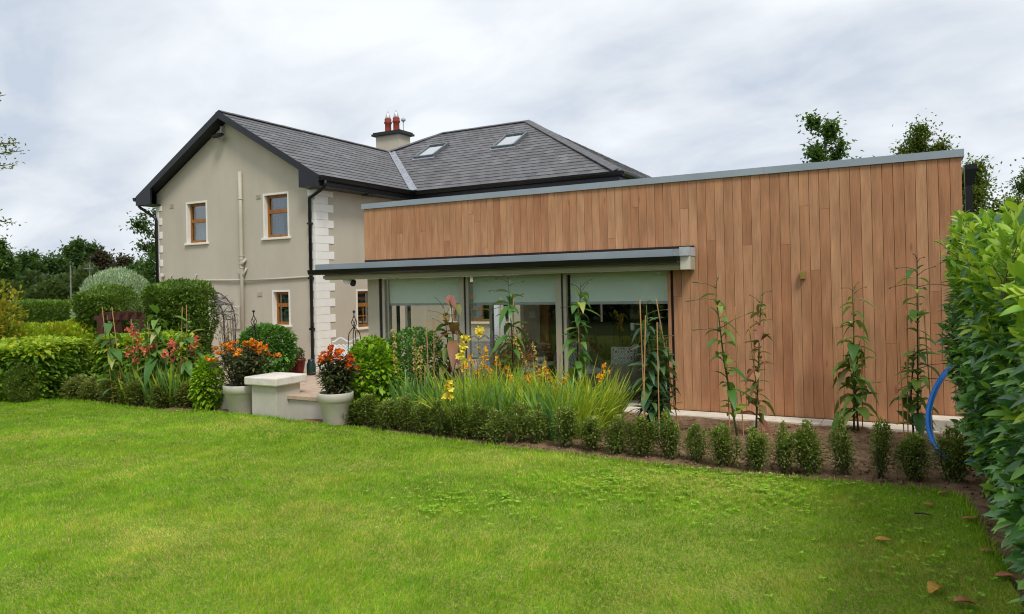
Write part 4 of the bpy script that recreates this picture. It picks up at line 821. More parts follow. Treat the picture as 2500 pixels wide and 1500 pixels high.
def shrub(name, label, c, r, mat, n, leaf, zmin=-.75, group=None, width=.55, lumps=.12, shape='d', f=2.2, droop=.3, cat='shrub', shell=.3, up=.4):
    t = empty(name, (c[0], c[1], max(c[2] - r[2], -.05)), label, cat, group)
    P, Nv = ellpts(n, np.array(c), np.array(r), zmin, shell, lumps, f); m = len(P); d = unit(Nv * .8 + np.array([0, 0, up]) + rvec(m) * .8); L = leaf * (.6 + .8 * RNG.random(m)); rn = RNG.random(m) * .7 + .3 * (lump(P, 4) * .5 + .5)
    link('foliage', leafmesh('foliage', [((blades(P, d, L, L * width, 3, droop, .35) if shape == 'b' else diamonds(P, d, L, L * width)), rn)], M[mat]), t)
    mb = MB(); rg = random.Random(int(abs(c[0] * 77)))
    for i in range(9):
        a = Vector((c[0] + rg.gauss(0, .06), c[1] + rg.gauss(0, .06), max(c[2] - r[2], -.05))); b = Vector(c) + Vector((rg.uniform(-1, 1) * r[0] * .7, rg.uniform(-1, 1) * r[1] * .7, rg.uniform(.1, .8) * r[2])); mb.tube([a, a.lerp(b, .5) + Vector((0, 0, .05)), b], [.014, .01, .003], 4)
    mb.build('stems', M['bark'], t); return t
# ---- background left
ft = [(12, 592, 70, 'tree', 62, 'dark spreading tree at the left edge beyond the far hedge'), (78, 632, 120, 'oaktree', 84, 'broad dark green tree left of the tall oak'), (152, 642, 66, 'oaktree', 88, 'small dark tree just left of the tall oak'), (206, 601, 100, 'oaktree', 96, 'tallest dark oak on the skyline left of the house'),
      (256, 630, 88, 'purple', 90, 'purple leaved tree right of the tall oak'), (312, 640, 66, 'purple', 82, 'thin purple tree nearest the house on the skyline'), (348, 655, 60, 'oaktree', 76, 'low green tree beside the house behind the silver dome')]
for i, (px, ty, w, mt, dep, lb) in enumerate(ft):
    b = Gd(px, dep, -.22); ht = H + (720 - ty) * dep / FPX + .2; sp = w * dep / FPX * .5
    tree('skyline_tree', b, ht, sp, 11, mt, 6500, .42 * dep / 80, .5 * dep / 80, lb, 'trees on the skyline', 20 + i, .2, .3, sub=5)
sc_ = [(20, 690, 80, 60, 'scrub'), (62, 668, 90, 64, 'scrub'), (112, 690, 90, 58, 'scrub'), (168, 672, 90, 66, 'scrub'), (222, 668, 90, 62, 'scrub'), (282, 680, 90, 60, 'oaktree'), (335, 678, 80, 58, 'oaktree')]
for i, (px, ty, w, dep, mt) in enumerate(sc_):
    b = Gd(px, dep, -.22); ht = H + (720 - ty) * dep / FPX; rx = w * dep / FPX * .62
    shrub('field_bush', ['olive bush at the far left under the dark spreading tree', 'rounded bush below the broad dark tree', 'low bush between the broad tree and the far poles', 'grey green bush below the left pole', 'brown green bush below the right pole', 'dark bush under the purple trees', 'dark bush touching the silver dome'][i], (b.x, b.y, ht * .42), (rx, rx * .8, ht * .58), mt, 2600, .38, -.9, 'bushes in front of the skyline trees', .7, .2, f=.9)
for (px, y0, y1, dep, lb) in ((174, 648, 700, 48, 'pale short pole left of the purple trees'), (221, 646, 700, 50, 'taller weathered pole with a crossbar below the oak')):
    b = Gd(px, dep, -.22); tp = D(px, y0, dep); mb = MB(); mb.tube([b, Vector((b.x, b.y, tp.z))], [.045, .04], 8); o = mb.build('utility_pole', M['twig']); tag(o, lb, 'pole', 'far poles')
    if px > 200: mb = MB(); mb.box(b.x - .5, b.x + .5, b.y - .12, b.y - .06, tp.z - .3, tp.z - .24); mb.build('crossbar', M['twig'], o)
a, b = Gd(-120, 27, 0), Gd(215, 27, 0); dv_ = b - a; block('far_hedge', 'long clipped dark hedge behind the yellow flowers at the left', 'hedge', ((a.x + b.x) / 2, (a.y + b.y) / 2), (dv_.length / 2, .7), math.atan2(dv_.y, dv_.x), 'topiary', 9000, .11, 'tf', z0=-.22, z1=1.66)
p = D(286, 745, 22.5); shrub('silver_dome_shrub', 'silvery pale dome shaped clipped willow behind the hedge arch', (p.x, p.y, 1.36), (1.2, 1.1, 1.34), 'willow', 12000, .09, -.7, width=.3, lumps=.05, up=.7, shell=.15)
p = Gd(256, 17.4); block('clipped_hedge', 'left clipped hedge block beside the brown timber pergola', 'hedge', (p.x, p.y), (.52, .6), rad(28), 'topiary', 14000, .07, 'tflr', 'clipped hedge pair', -.2, 2.0, rnd=.32, up=.2)
p = Gd(438, 16.2); block('clipped_hedge', 'right clipped hedge block in front of the beige gable wall', 'hedge', (p.x, p.y), (.6, .6), rad(28), 'topiary', 15000, .07, 'tflr', 'clipped hedge pair', -.2, 2.12, rnd=.24, up=.2)
# pergola of brown timber between the two blocks
pg0, pg1 = Gd(250, 16.5, -.2), Gd(352, 16.3, -.2); per = empty('timber_pergola', pg0.lerp(pg1, .5), 'red brown timber pergola between the two clipped hedge blocks', 'pergola'); u = (pg1 - pg0).normalized(); w_ = Vector((-u.y, u.x, 0))
for q, r_ in ((pg0, 0), (pg1, 0), (pg0 + w_ * .45, 1), (pg1 + w_ * .45, 1)):
    mb = MB(); s = .075; mb.hexa([q - u * s - w_ * s, q + u * s - w_ * s, q + u * s + w_ * s, q - u * s + w_ * s], [v + Vector((0, 0, 1.55)) for v in (q - u * s - w_ * s, q + u * s - w_ * s, q + u * s + w_ * s, q - u * s + w_ * s)]); mb.build('post', M['brownwood'], per)
def beam(a, b, hh, ww, parent, name, mat):
    a, b = Vector(a), Vector(b); d = (b - a).normalized(); s = Vector((-d.y, d.x, 0)) * ww / 2; z = Vector((0, 0, hh)); mb = MB(); mb.hexa([a - s, b - s, b + s, a + s], [a - s + z, b - s + z, b + s + z, a + s + z]); return mb.build(name, M[mat], parent)
z = Vector((0, 0, 1.552)); beam(pg0 - u * .2 + z, pg1 + u * .25 + z, .1, .06, per, 'beam', 'brownwood'); beam(pg0 - u * .2 + z + w_ * .45, pg1 + u * .25 + z + w_ * .45, .1, .06, per, 'beam', 'brownwood')
for k in range(5): q = pg0.lerp(pg1, .1 + .2 * k) + z + Vector((0, 0, .102)); beam(q - w_ * .15, q + w_ * .6, .07, .05, per, 'rafter', 'brownwood')
for q in (pg0, pg1):
    mb = MB(); sg = 1 if q is pg0 else -1; a = q + Vector((0, 0, 1.1)); mb.tube([a + u * .075 * sg, a + u * .4 * sg + Vector((0, 0, .45))], .045, 4); mb.build('brace', M['brownwood'], per)
# ---- front left hedges
a = Vector((-14.05, 7.62, 0)); dl = Vector((-.82, -.57, 0)).normalized(); pr_ = Vector((dl.y, -dl.x, 0)); c = a + dl * 3 + pr_ * 1.0
block('laurel_hedge', 'dark front of the long laurel hedge at the left edge, behind the round box bush', 'hedge', (c.x, c.y), (3.0, 1.0), math.atan2(-dl.y, -dl.x), 'hedge', 17000, .12, 'tfr', 'low laurel hedges', -.1, 1.03, 'hedge_y', .16, .08, .3, 'b')
block('laurel_hedge', 'brighter laurel hedge behind the coral flowers', 'hedge', (-12.85, 8.9), (.95, .42), 0, 'hedge', 9000, .12, 'tfrl', 'low laurel hedges', -.1, 1.1, 'hedge_y', .14, .08, .5, 'b')
for i, (px, dep, w) in enumerate(((30, 16.2, 1.0), (120, 16.6, .9), (185, 17.0, .55))):
    p = Gd(px, dep); shrub('yellow_flower_clump', ('leftmost patch of yellow green bedding behind the laurel hedge', 'middle patch of yellow bedding below the far hedge', 'patch of orange yellow flowers beside the left clipped block')[i], (p.x, p.y, .68), (w * 1.25, .9, .62), 'hedge_y', 3600, .09, -.5, 'yellow bedding', .5, .1, cat='flowers')
    P, _ = ellpts(260, np.array([p.x, p.y, .66]), np.array([w, .6, .62]), .35, .02, .1); link('blossom', leafmesh('blossom', [(diamonds(P, unit(rvec(len(P)) + [0, 0, .6]), .07, .07), RNG.random(len(P)))], M['p_amber']), bpy.data.objects[[o.name for o in COL.objects if o.name.startswith('yellow_flower_clump')][-1]])
p = G(22, 985); shrub('round_box_bush', 'dark rounded box bush at the left edge of the lawn', (p.x, p.y + .3, .34), (.36, .36, .42), 'box', 7000, .03, -.85, lumps=.08, up=.2, width=.6)
p = Gd(8, 15.5, -.2); shrub('golden_shrub', 'loose shrub with yellow orange leaves at the left edge', (p.x - .22, p.y, 1.35), (.4, .4, .85), 'goldleaf', 1100, .11, -.9, lumps=.35, f=5, shell=.8)
# branches reaching in at the left edge
b0 = Gd(-170, 9.5, 0); rg = random.Random(3); mb = MB(); mb.tube([b0, b0 + Vector((.05, 0, 1.6)), b0 + Vector((.0, .05, 3.2)), b0 + Vector((.1, 0, 4.9)), b0 + Vector((.05, 0, 6.2))], [.13, .11, .09, .06, .02], 8); LT = []
for (x1, y1, x0y, tw) in ((58, 368, 430, 9), (30, 402, 455, 7), (48, 348, 400, 5), (14, 232, 300, 3), (30, 545, 545, 6), (0, 640, 660, 6), (-60, 330, 380, 6), (-90, 480, 520, 7), (-70, 250, 330, 6)):
    s = D(-165, x0y, 9.5); e = D(x1, y1, 9.4); md = s.lerp(e, .55) + Vector((0, 0, .08)); mb.tube([s, md, e], [.025, .014, .004], 5)
    for k in range(tw): f = rg.uniform(.45, 1); q = (md.lerp(e, (f - .5) * 2) if f > .5 else s.lerp(md, f * 2)); LT.append((q, (e - s).normalized()))
lt = empty('overhanging_tree', b0, 'tree outside the left edge, a few leafy branch tips reaching into view', 'tree'); mb.build('trunk', M['bark'], lt, True)
T = np.array([tuple(q) for q, _ in LT]); m = 560; i_ = RNG.integers(0, len(T), m); P = T[i_] + RNG.normal(size=(m, 3)) * [.06, .06, .035]; link('crown', leafmesh('crown', [(diamonds(P, unit(rvec(m) + [.3, 0, -.2]), .05, .032), RNG.random(m))], M['olive']), lt)
# tree behind the house, its edge showing left of the corner; trees right of the extension
b = Gd(418, 34, -.2); tree('garden_tree', b, 6.6, 1.75, 12, 'tree', 6000, .18, .3, 'green tree half hidden behind the left corner of the house', None, 41, .16, .25, sub=5)
def aimed(name, px, dep, topy, wpx, mt, n, leaf, clump, label, seed, limbs=12, start=.35, lean=(0, 0), sub=4, hang=0.):
    b = Gd(px, dep, -.2); ht = H + (680 - topy) * dep / FPX; return tree(name, b, ht, wpx * dep / FPX * .55, limbs, mt, n, leaf, clump, label, 'trees behind the extension', seed, .12, start, lean, sub, hang)
aimed('garden_tree', 2040, 26, 262, 190, 'tree', 4600, .17, .22, 'dark leafy tree top standing alone above the extension roof', 5, 13, .42, sub=4, hang=.4)
aimed('garden_tree', 2282, 19, 306, 210, 'olive', 15000, .09, .19, 'olive tree top rising above the right end of the coping', 6, 16, .3, sub=6)
aimed('garden_tree', 2395, 17, 395, 230, 'olive', 15000, .085, .19, 'olive brown tree right of the black downpipe', 9, 20, .2, sub=7)
aimed('garden_tree', 2535, 18, 400, 190, 'tree', 10000, .085, .18, 'dark green tree cut off by the right edge', 11, 17, .2, sub=6)
# wood behind the viewer, seen in the window panes
m = 26000; P = np.column_stack([RNG.uniform(-46, 14, m), -17 + RNG.normal(size=m) * 1.2, 0 * RNG.random(m)]); P[:, 2] = RNG.random(m) ** .8 * (4.2 + 1.3 * lump(P, .5) + .8 * lump(P, 1.7)); o = link('wood_behind_viewer', leafmesh('wood_behind_viewer', [(diamonds(P, rvec(m), .5, .38), RNG.random(m))], M['scrub'])); tag(o, 'belt of trees behind the viewer, seen mirrored in the panes', 'trees', kind='stuff')
# ---- big laurel hedge at the right
def big_laurel():
    t = empty('tall_laurel_hedge', (.9, 6.5, 0), 'tall glossy laurel hedge filling the right edge of the view', 'hedge')
    m = 12500; y = RNG.uniform(3.0, 9.35, m); zt = 2.32 - .045 * (9.35 - y) + .18 * np.sin(y * 3.1) + .1 * np.sin(y * 7.3); z = RNG.random(m) ** .92 * zt
    face = .54 + .10 * np.sin(y * 2.3 + z * 1.7) + .07 * np.sin(y * 5.1 - z * 3.7) - .02 * (y - 6) * .4 + .33 * np.clip(.75 - z, 0, .75) + .10 * np.clip(z - 1.9, 0, 1)
    P = np.column_stack([face + RNG.exponential(.09, m), y, z]); Nv = np.tile([-1., -.25, 0], (m, 1))
    m2 = 2600; y2 = RNG.uniform(3.0, 9.4, m2); P2 = np.column_stack([RNG.uniform(.45, 1.5, m2), y2, 2.25 - .045 * (9.35 - y2) + .12 * np.sin(y2 * 3.1) + RNG.normal(size=m2) * .08]); N2 = np.tile([-.2, -.2, 1.], (m2, 1))
    m3 = 2600; z3 = RNG.random(m3) * 2.2; P3 = np.column_stack([RNG.uniform(.46, 1.6, m3), 9.35 + RNG.exponential(.08, m3) - .16 * (RNG.random(m3)), z3]); N3 = np.tile([-.3, 1., .2], (m3, 1))
    P = np.concatenate([P, P2, P3]); Nv = np.concatenate([Nv, N2, N3]); m = len(P); zt_ = 2.32 - .045 * (9.35 - P[:, 1])
    d = unit(Nv * .55 + np.array([0, -.1, .45]) + rvec(m) * .95); new = (P[:, 2] > zt_ - .95 + .6 * RNG.random(m)) & (RNG.random(m) < .8)
    L = .1 + .06 * RNG.random(m); up_ = rvec(m) * .45 + np.array([-.45, -.2, 1.])
    link('foliage', leafmesh('foliage', [(blades(P[~new], d[~new], L[~new], L[~new] * .36, 4, .22, .3, up=up_[~new]), (RNG.random(m) ** 1.3)[~new])], M['laurel'], smooth=False), t)
    link('young_foliage', leafmesh('young_foliage', [(blades(P[new], unit(d[new] + [0, 0, .35]), L[new] * .85, L[new] * .33, 4, .12, .3, up=up_[new]), RNG.random(new.sum()))], M['laurel_new']), t)
    # upright shoots with whorls of young leaves along the top
    mb = MB(); Ps, ds = [], []
    for i in range(110):
        y = random.uniform(4.2, 9.4); a = Vector((random.uniform(.42, 1.3), y, 2.1 - .045 * (9.35 - y))); hh = random.uniform(.12, .5) * (1 if y > 6.5 else .7); b = a + Vector((random.gauss(-.03, .08), random.gauss(0, .08), hh)); mb.tube([a - Vector((0, 0, .1)), a, b], [.004, .0035, .002], 5)
        for k in range(int(7 + hh * 22)):
            f = random.random() ** .7; az = random.uniform(0, 2 * pi); e = random.uniform(.25, 1.1); Ps.append(tuple(a.lerp(b, f))); ds.append((math.cos(az) * math.cos(e), math.sin(az) * math.cos(e), math.sin(e)))
    Ps, ds = np.array(Ps), unit(np.array(ds)); k = len(Ps); link('shoot_leaves', leafmesh('shoot_leaves', [(blades(Ps, ds, .075 + .05 * RNG.random(k), .036, 4, .15, .35), RNG.random(k))], M['laurel_new']), t)
    for i in range(60):
        y = random.uniform(6.2, 9.2); a = Vector((random.uniform(.95, 1.4), y, -.08)); b = a + Vector((random.gauss(-.03, .08), random.gauss(0, .2), random.uniform(1.4, 2.0))); mb.tube([a, a.lerp(b, .5) + Vector((random.gauss(0, .05), 0, 0)), b], [.022, .015, .006], 5)
    mb.build('branches', M['bark'], t)
    mi = 5200; y = RNG.uniform(3, 9.3, mi); Pi = np.column_stack([RNG.uniform(.72, 1.7, mi), y, RNG.random(mi) ** .9 * (2.15 - .045 * (9.35 - y))]); link('inner_foliage', leafmesh('inner_foliage', [(diamonds(Pi, rvec(mi), .2, .11), RNG.random(mi))], M['laurel']), t)
big_laurel()
# ---- box plants
def boxvar(seed, old=False):
    rg = random.Random(seed); mb = MB(); T = []; ns = rg.randint(6, 9)
    for i in range(ns):
        az = i * 2.4 + rg.uniform(-.4, .4); r = rg.uniform(.12, .95) if i else 0; h = rg.uniform(.62, 1.0) if i else 1.; a = Vector((math.cos(az) * .12 * r, math.sin(az) * .12 * r, 0)); b = Vector((math.cos(az) * .36 * r, math.sin(az) * .36 * r, h * .95))
        md = a.lerp(b, .45) + Vector((math.cos(az), math.sin(az), 0)) * .1 * r; mb.tube([a, md, b], [.028, .02, .006], 5)
        for k in range(rg.randint(34, 44)):
            f = .16 + .84 * rg.random() ** .85; q = (a.lerp(md, f / .45) if f < .45 else md.lerp(b, (f - .45) / .55)); T.append((q, math.sin(min(f, .97) * pi * .88 + .18) * .155 + .02))
    k = 9; n = len(T) * k; P = np.repeat(np.array([tuple(q) for q, _ in T]), k, 0); w = np.repeat(np.array([x for _, x in T]), k)
    off = RNG.normal(size=(n, 3)) * w[:, None] * [.62, .62, .45]; P = P + off; d = unit(off * 3 + rvec(n) * .12 + [0, 0, .06])
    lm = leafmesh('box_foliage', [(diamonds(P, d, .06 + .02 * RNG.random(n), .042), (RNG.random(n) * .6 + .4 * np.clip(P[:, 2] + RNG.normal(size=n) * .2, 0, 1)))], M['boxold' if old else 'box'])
    return mb.mesh('box_stems', M['bark']), lm
BV = [boxvar(s) for s in range(7)]; BO = [boxvar(s + 30, True) for s in range(4)]
rowR = [(2325, 1179, 1047, 66), (2233, 1177, 1068, 76), (2146, 1170, 1033, 54), (2065, 1162, 1028, 58), (1986, 1160, 1038, 70), (1907, 1152, 1043, 50), (1845, 1152, 1049, 57), (1772, 1144, 1051, 67), (1699, 1129, 1041, 52), (1638, 1121, 1020, 54), (1568, 1118, 1024, 66), (1504, 1110, 1028, 52), (1444, 1103, 1021, 58), (1378, 1095, 1004, 60), (1317, 1085, 991, 56), (1268, 1083, 998, 54), (1213, 1083, 1001, 60), (1172, 1077, 991, 52), (1120, 1072, 991, 60), (1074, 1066, 990, 54), (1037, 1061, 988, 58), (990, 1056, 980, 56), (953, 1051, 977, 60), (902, 1045, 975, 64), (858, 1040, 980, 62)]
rowL = [(190, 981, 925, 58), (229, 984, 922, 60), (270, 988, 920, 62), (313, 992, 925, 66), (350, 996, 930, 64), (404, 998, 925, 74), (462, 1000, 940, 66)]
def boxplant(px, by, ty, w, var, label, group, i):
    p = G(px, by - 3, -.04); dep = CR[2] @ np.array([p.x, p.y, 0]); h = (by - ty) * dep / FPX * 1.0; wd = w * dep / FPX
    t = empty('box_plant', p, label, 'box plant', group, rz=i * 1.7); t.scale = (wd * 1.55 * (1 + .12 * math.sin(i * 5.3)), wd * 1.55, h * (1.08 + .1 * math.sin(i * 3.1)))
    t.rotation_euler = (.1 * math.sin(i * 2.7), .1 * math.cos(i * 4.1), i * 1.7); link('stems', var[0], t, False); link('foliage', var[1], t, False)
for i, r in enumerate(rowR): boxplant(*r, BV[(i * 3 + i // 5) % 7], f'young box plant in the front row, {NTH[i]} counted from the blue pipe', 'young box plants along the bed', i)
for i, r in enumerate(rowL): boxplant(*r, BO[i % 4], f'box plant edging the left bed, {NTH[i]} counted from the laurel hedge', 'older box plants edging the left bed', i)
# ---- lilies on canes
def lily(label, stems, mat, leaves, canes, LL=.2, branches=(), pods=(), stemmat='stem', wd=.2, frac=(.12, .93), droop=.55, seed=0, name='lily_stalk', extra=0):
    rg = random.Random(seed); b0 = stems[0][0]; t = empty(name, b0, label, 'lily', 'lily stalks on canes')
    Ps, ds, Ls = [], [], []
    for si, (b, tp) in enumerate(stems):
        md = b.lerp(tp, .5) + Vector((rg.gauss(0, .02), rg.gauss(0, .02), 0)); mb = MB(); path = [b - Vector((0, 0, .05)), b.lerp(md, .5), md, md.lerp(tp, .5), tp]; mb.tube(path, [.014, .013, .011, .008, .004], 6); mb.build('stem', M[stemmat], t, True)
        n = int(leaves * 1.8 * (1 if si == 0 else .7)); ht = (tp - b).length
        for k in range(n):
            f = frac[0] + (frac[1] - frac[0]) * min(max((k + rg.uniform(-.8, 1.8)) / n, 0), 1); q = b.lerp(md, f * 2) if f < .5 else md.lerp(tp, f * 2 - 1); az = k * 2.4 + rg.uniform(-1.2, 1.2); e = rg.uniform(-.1, 1.0); Ps.append(tuple(q)); ds.append((math.cos(az) * math.cos(e), math.sin(az) * math.cos(e), math.sin(e))); Ls.append(LL * 1.65 * rg.uniform(.5, 1.2) * (1.1 - .4 * f))
    n = len(Ps); Ps, ds, Ls = np.array(Ps), unit(np.array(ds)), np.array(Ls); link('leaves', leafmesh('leaves', [(blades(Ps, ds, Ls, Ls * wd * 1.5, 4, droop * (.2 + 1.5 * RNG.random(n)), .35), RNG.random(n))], M[mat]), t)
    tp = stems[0][1]; bb = stems[0][0]
    for (f, dx, dz, L) in branches:
        q = bb.lerp(tp, f); e = q + Vector((CR[0][0] * dx, CR[0][1] * dx, dz)); mb = MB(); mb.tube([q, q.lerp(e, .5) + Vector((0, 0, .02)), e], [.005, .004, .003], 5)
        a = e + (e - q).normalized() * .01; mb.tube([e, e + (e - q).normalized() * L * .3, e + (e - q).normalized() * L * .8 + Vector((0, 0, -.01)), e + (e - q).normalized() * L], [.003, .008, .008, .002], 6); mb.build('seed_pod', M['dstem' if stemmat == 'dstem' else 'stem'], t, True)
    for (x0, y0, x1, y1, dd) in canes:
        dep = float(CR[2] @ np.array([bb.x, bb.y, 0])) + dd; tpc = D(x1, y1, dep); bt = D(x0, y0, dep); 
        if bt.z > -.08: s = (bt.z + .12) / (tpc.z - bt.z); bt = bt - (tpc - bt) * s
        mb = MB(); nn = 6; pts = [bt.lerp(tpc, k / nn) for k in range(nn + 1)]; mb.tube(pts, .0075, 6)
        for k in range(1, nn): mb.tube([pts[k] - (tpc - bt).normalized() * .006, pts[k] + (tpc - bt).normalized() * .006], .0078, 6)
        mb.build('bamboo_cane', M['cane'], t)
    return t
def ST(bx, by, tx, ty, z=-.04): b = G(bx, by, z); dep = float(CR[2] @ np.array([b.x, b.y, 0])); return (b, D(tx, ty, dep))
def SD(bx, tx, ty, dep): return (Gd(bx, dep), D(tx, ty, dep))
lily('lily stalk with reddish withering leaves behind the yellow gladiolus', [ST(1100, 1003, 1083, 745), ST(1108, 1004, 1100, 700)], 'lilyred', 16, [(1045, 903, 1041, 782, 0), (1060, 960, 1059, 784, 0), (1035, 984, 1038, 893, -.6), (1128, 984, 1121, 905, -.5)], .24, [(.97, -.12, .16, .03), (.9, -.22, .08, .03), (.85, .16, .1, .05), (.88, .1, .16, .03), (.8, -.18, .12, .03)], wd=.3, droop=.75, seed=1, stemmat='stem')
lily('tall lily stalk with drooping green leaves before the middle blind', [ST(1252, 1008, 1240, 676)], 'lily', 24, [(1218, 950, 1222, 725, 0), (1253, 920, 1253, 722, 0)], .24, [(.96, -.16, .05, .04), (.9, -.26, .0, .05), (.93, .2, .06, .05), (.82, .2, .1, .04), (.98, .06, .04, .03), (.99, -.05, .04, .03), (.78, -.3, -.05, .03)], wd=.27, droop=.8, seed=2, stemmat='dstem', frac=(.12, .9))
lily('lily stalk in front of the second mullion with curled green leaves', [ST(1398, 1035, 1418, 692)], 'lily', 30, [(1416, 1040, 1412, 755, 0), (1367, 1000, 1367, 800, 0)], .22, [(.97, .14, .1, .03), (.95, -.1, .08, .04), (.92, .1, .14, .03), (.82, -.24, .02, .03), (.9, -.06, .1, .03)], wd=.26, droop=.8, seed=3, stemmat='dstem')
lily('dense dark leaved clump of lilies on four canes beside the cedar jamb', [ST(1595, 1066, 1578, 745), ST(1600, 1062, 1612, 800), ST(1585, 1064, 1590, 800), ST(1612, 1064, 1628, 830)], 'lilydark', 34, [(1573, 1000, 1562, 730, -.1), (1573, 924, 1576, 770, -.2), (1649, 1000, 1602, 730, .1), (1609, 1019, 1604, 787, -.25)], .19, [(.93, .25, .05, .03), (1., .03, .04, .05), (.75, .3, .02, .05), (.22, .3, .05, .1)], wd=.24, droop=.7, seed=4, frac=(.05, .9))
lily('leaning green lily with long side pods at the left of the cedar wall', [ST(1802, 1072, 1745, 695)], 'lily', 20, [(1782, 1055, 1768, 765, 0), (1815, 1060, 1795, 750, .1)], .18, [(.98, -.2, .06, .1), (.9, -.3, .0, .1), (.7, -.28, .02, .1), (.72, .32, .16, .1), (.97, .03, .12, .04)], wd=.24, droop=.6, seed=5)
lily('brown withered lily stalk beside the leaning green one', [ST(1845, 1066, 1858, 705)], 'lilybrown', 30, [(1860, 1050, 1828, 790, 0)], .14, [(.95, .12, .06, .02), (.9, -.12, .1, .02)], wd=.3, droop=.7, seed=6)
lily('blotched pale leaved lily standing under the wall lamp', [ST(2085, 1052, 2085, 700), ST(2096, 1052, 2100, 830)], 'lilyblotch', 22, [(2052, 1030, 2036, 790, 0), (2106, 1060, 2104, 850, .05)], .2, [(.97, -.14, .04, .03), (.95, .14, .08, .03), (.98, .05, .08, .03), (.3, .3, .06, .05)], wd=.32, droop=.85, seed=7)
lily('tall dark stemmed lily with twiggy top nearest the tall laurel hedge', [ST(2240, 1085, 2238, 628), ST(2232, 1084, 2232, 850)], 'lily', 24, [(2208, 1080, 2190, 745, 0), (2217, 1070, 2213, 760, .05), (2282, 1118, 2255, 750, 0)], .18, [(.97, .08, .06, .02), (.93, -.22, .03, .03), (.9, .2, .1, .03), (.85, -.3, -.02, .03), (.84, .3, .02, .03), (.99, -.03, .05, .02), (.4, .3, .06, .05), (.35, .45, -.05, .05)], wd=.27, droop=.6, seed=8, stemmat='dstem')
lily('lily on two leaning canes at the left end of the left bed', [SD(285, 262, 770, 12.9)], 'lily', 16, [(270, 924, 249, 749, 0), (295, 924, 273, 749, 0)], .22, [], wd=.3, droop=.8, seed=9)
lily('pale leaved lily in the middle of the left bed', [SD(388, 383, 750, 12.8), SD(372, 365, 790, 12.8)], 'lilyblotch', 18, [(391, 937, 382, 836, 0), (372, 930, 360, 786, 0), (330, 900, 320, 780, .1)], .25, [], wd=.32, droop=.8, seed=10)
lily('lily with two upright canes before the right clipped hedge block', [SD(450, 462, 765, 12.7)], 'lily', 22, [(441, 937, 445, 749, 0), (458, 927, 455, 745, 0)], .22, [], wd=.28, droop=.8, seed=11)
# ---- sword leaved clumps, grasses, flower spikes
def clump(name, label, cat, group, p, n, L, w, mat, spread=.35, droop=.12, rad_=.08, seed=0, seg=4):
    t = empty(name, p, label, cat, group); a = RNG.uniform(0, 2 * pi, n); r = RNG.random(n) ** .6; P = np.array(tuple(p)) + np.stack([np.cos(a) * r * rad_, np.sin(a) * r * rad_, -.03 + 0 * r], 1)
    d = unit(np.stack([np.cos(a) * r * spread, np.sin(a) * r * spread, np.ones(n)], 1) + rvec(n) * .1); LL = L * (.55 + .55 * RNG.random(n)); link('leaves', leafmesh('leaves', [(blades(P, d, LL, w, seg, droop * (.3 + 1.4 * RNG.random(n)), .3, 'sword', up=rvec(n)), RNG.random(n))], M[mat]), t); return t
iris = [(985, 10.7, 'first sword leaved clump right of the lime green shrub'), (1012, 10.5, 'second sword leaved clump right of the lime green shrub'), (1042, 10.2, 'sword leaved clump below the bare bamboo cane'), (1082, 10.0, 'sword leaved clump under the reddish lily'), (1155, 9.7, 'blue green sword leaved clump right of the low yellow flowers'), (1196, 9.8, 'sword leaved clump below the tall yellow gladiolus'), (1225, 9.7, 'sword leaved clump at the foot of the tall lily'), (1292, 9.6, 'stiff sword leaved clump in front of the grassy tuft'), (1345, 9.3, 'rightmost sword leaved clump in the bed')]
for i, (px, dep, lb) in enumerate(iris): clump('sword_leaf_clump', lb, 'plant', 'sword leaved clumps', Gd(px, dep), 38, .82, .04, 'iris', .38, .06, .07)
croc = [(1145, 10.9, 'yellow green grassy tuft behind the tall yellow gladiolus'), (1185, 10.8, 'grassy tuft left of the tall lily'), (1225, 10.9, 'grassy tuft behind the tall lily'), (1270, 10.6, 'tall grassy tuft below the red tinged shrub'), (1310, 10.5, 'grassy tuft between the lily and the second mullion'), (1350, 10.3, 'grassy tuft left of the second mullion'), (1395, 10.2, 'grassy tuft at the foot of the mullion lily'), (1435, 9.9, 'arching grassy tuft before the dark pane'), (1462, 10.0, 'rightmost arching grassy tuft beside the kerb')]
croc += [(1108, 10.2, 'front grassy tuft left of the low yellow gladiolus'), (1138, 9.9, 'front grassy tuft below the tall yellow gladiolus'), (1176, 10.1, 'front grassy tuft between the two yellow gladioli'), (1212, 10.2, 'front grassy tuft left of the tall lily foot'), (1262, 9.9, 'front grassy tuft right of the tall lily foot'), (1322, 9.7, 'front grassy tuft between the last sword leaved clumps'), (1375, 9.6, 'front grassy tuft before the second mullion'), (1415, 9.5, 'front grassy tuft right of the mullion lily')]
for i, (px, dep, lb) in enumerate(croc): clump('grassy_tuft', lb, 'plant', 'grassy tufts', Gd(px, dep), 150, 1.12, .02, 'croc', .62, .3, .17, seg=5)
def florets(centers, dirs, L, w, npet, open_=.75):
    Ps, ds = [], []
    for c, f in zip(centers, dirs):
        f = Vector(f).normalized(); a = f.orthogonal().normalized(); b = f.cross(a)
        for k in range(npet): z = 2 * pi * k / npet; Ps.append(tuple(c)); ds.append(tuple((f * (1 - open_) + (a * math.cos(z) + b * math.sin(z)) * open_).normalized()))
    n = len(Ps); return blades(np.array(Ps), np.array(ds), L * (.8 + .4 * RNG.random(n)), w, 3, .1, .2, 'sword', up=rvec(n)), RNG.random(n)
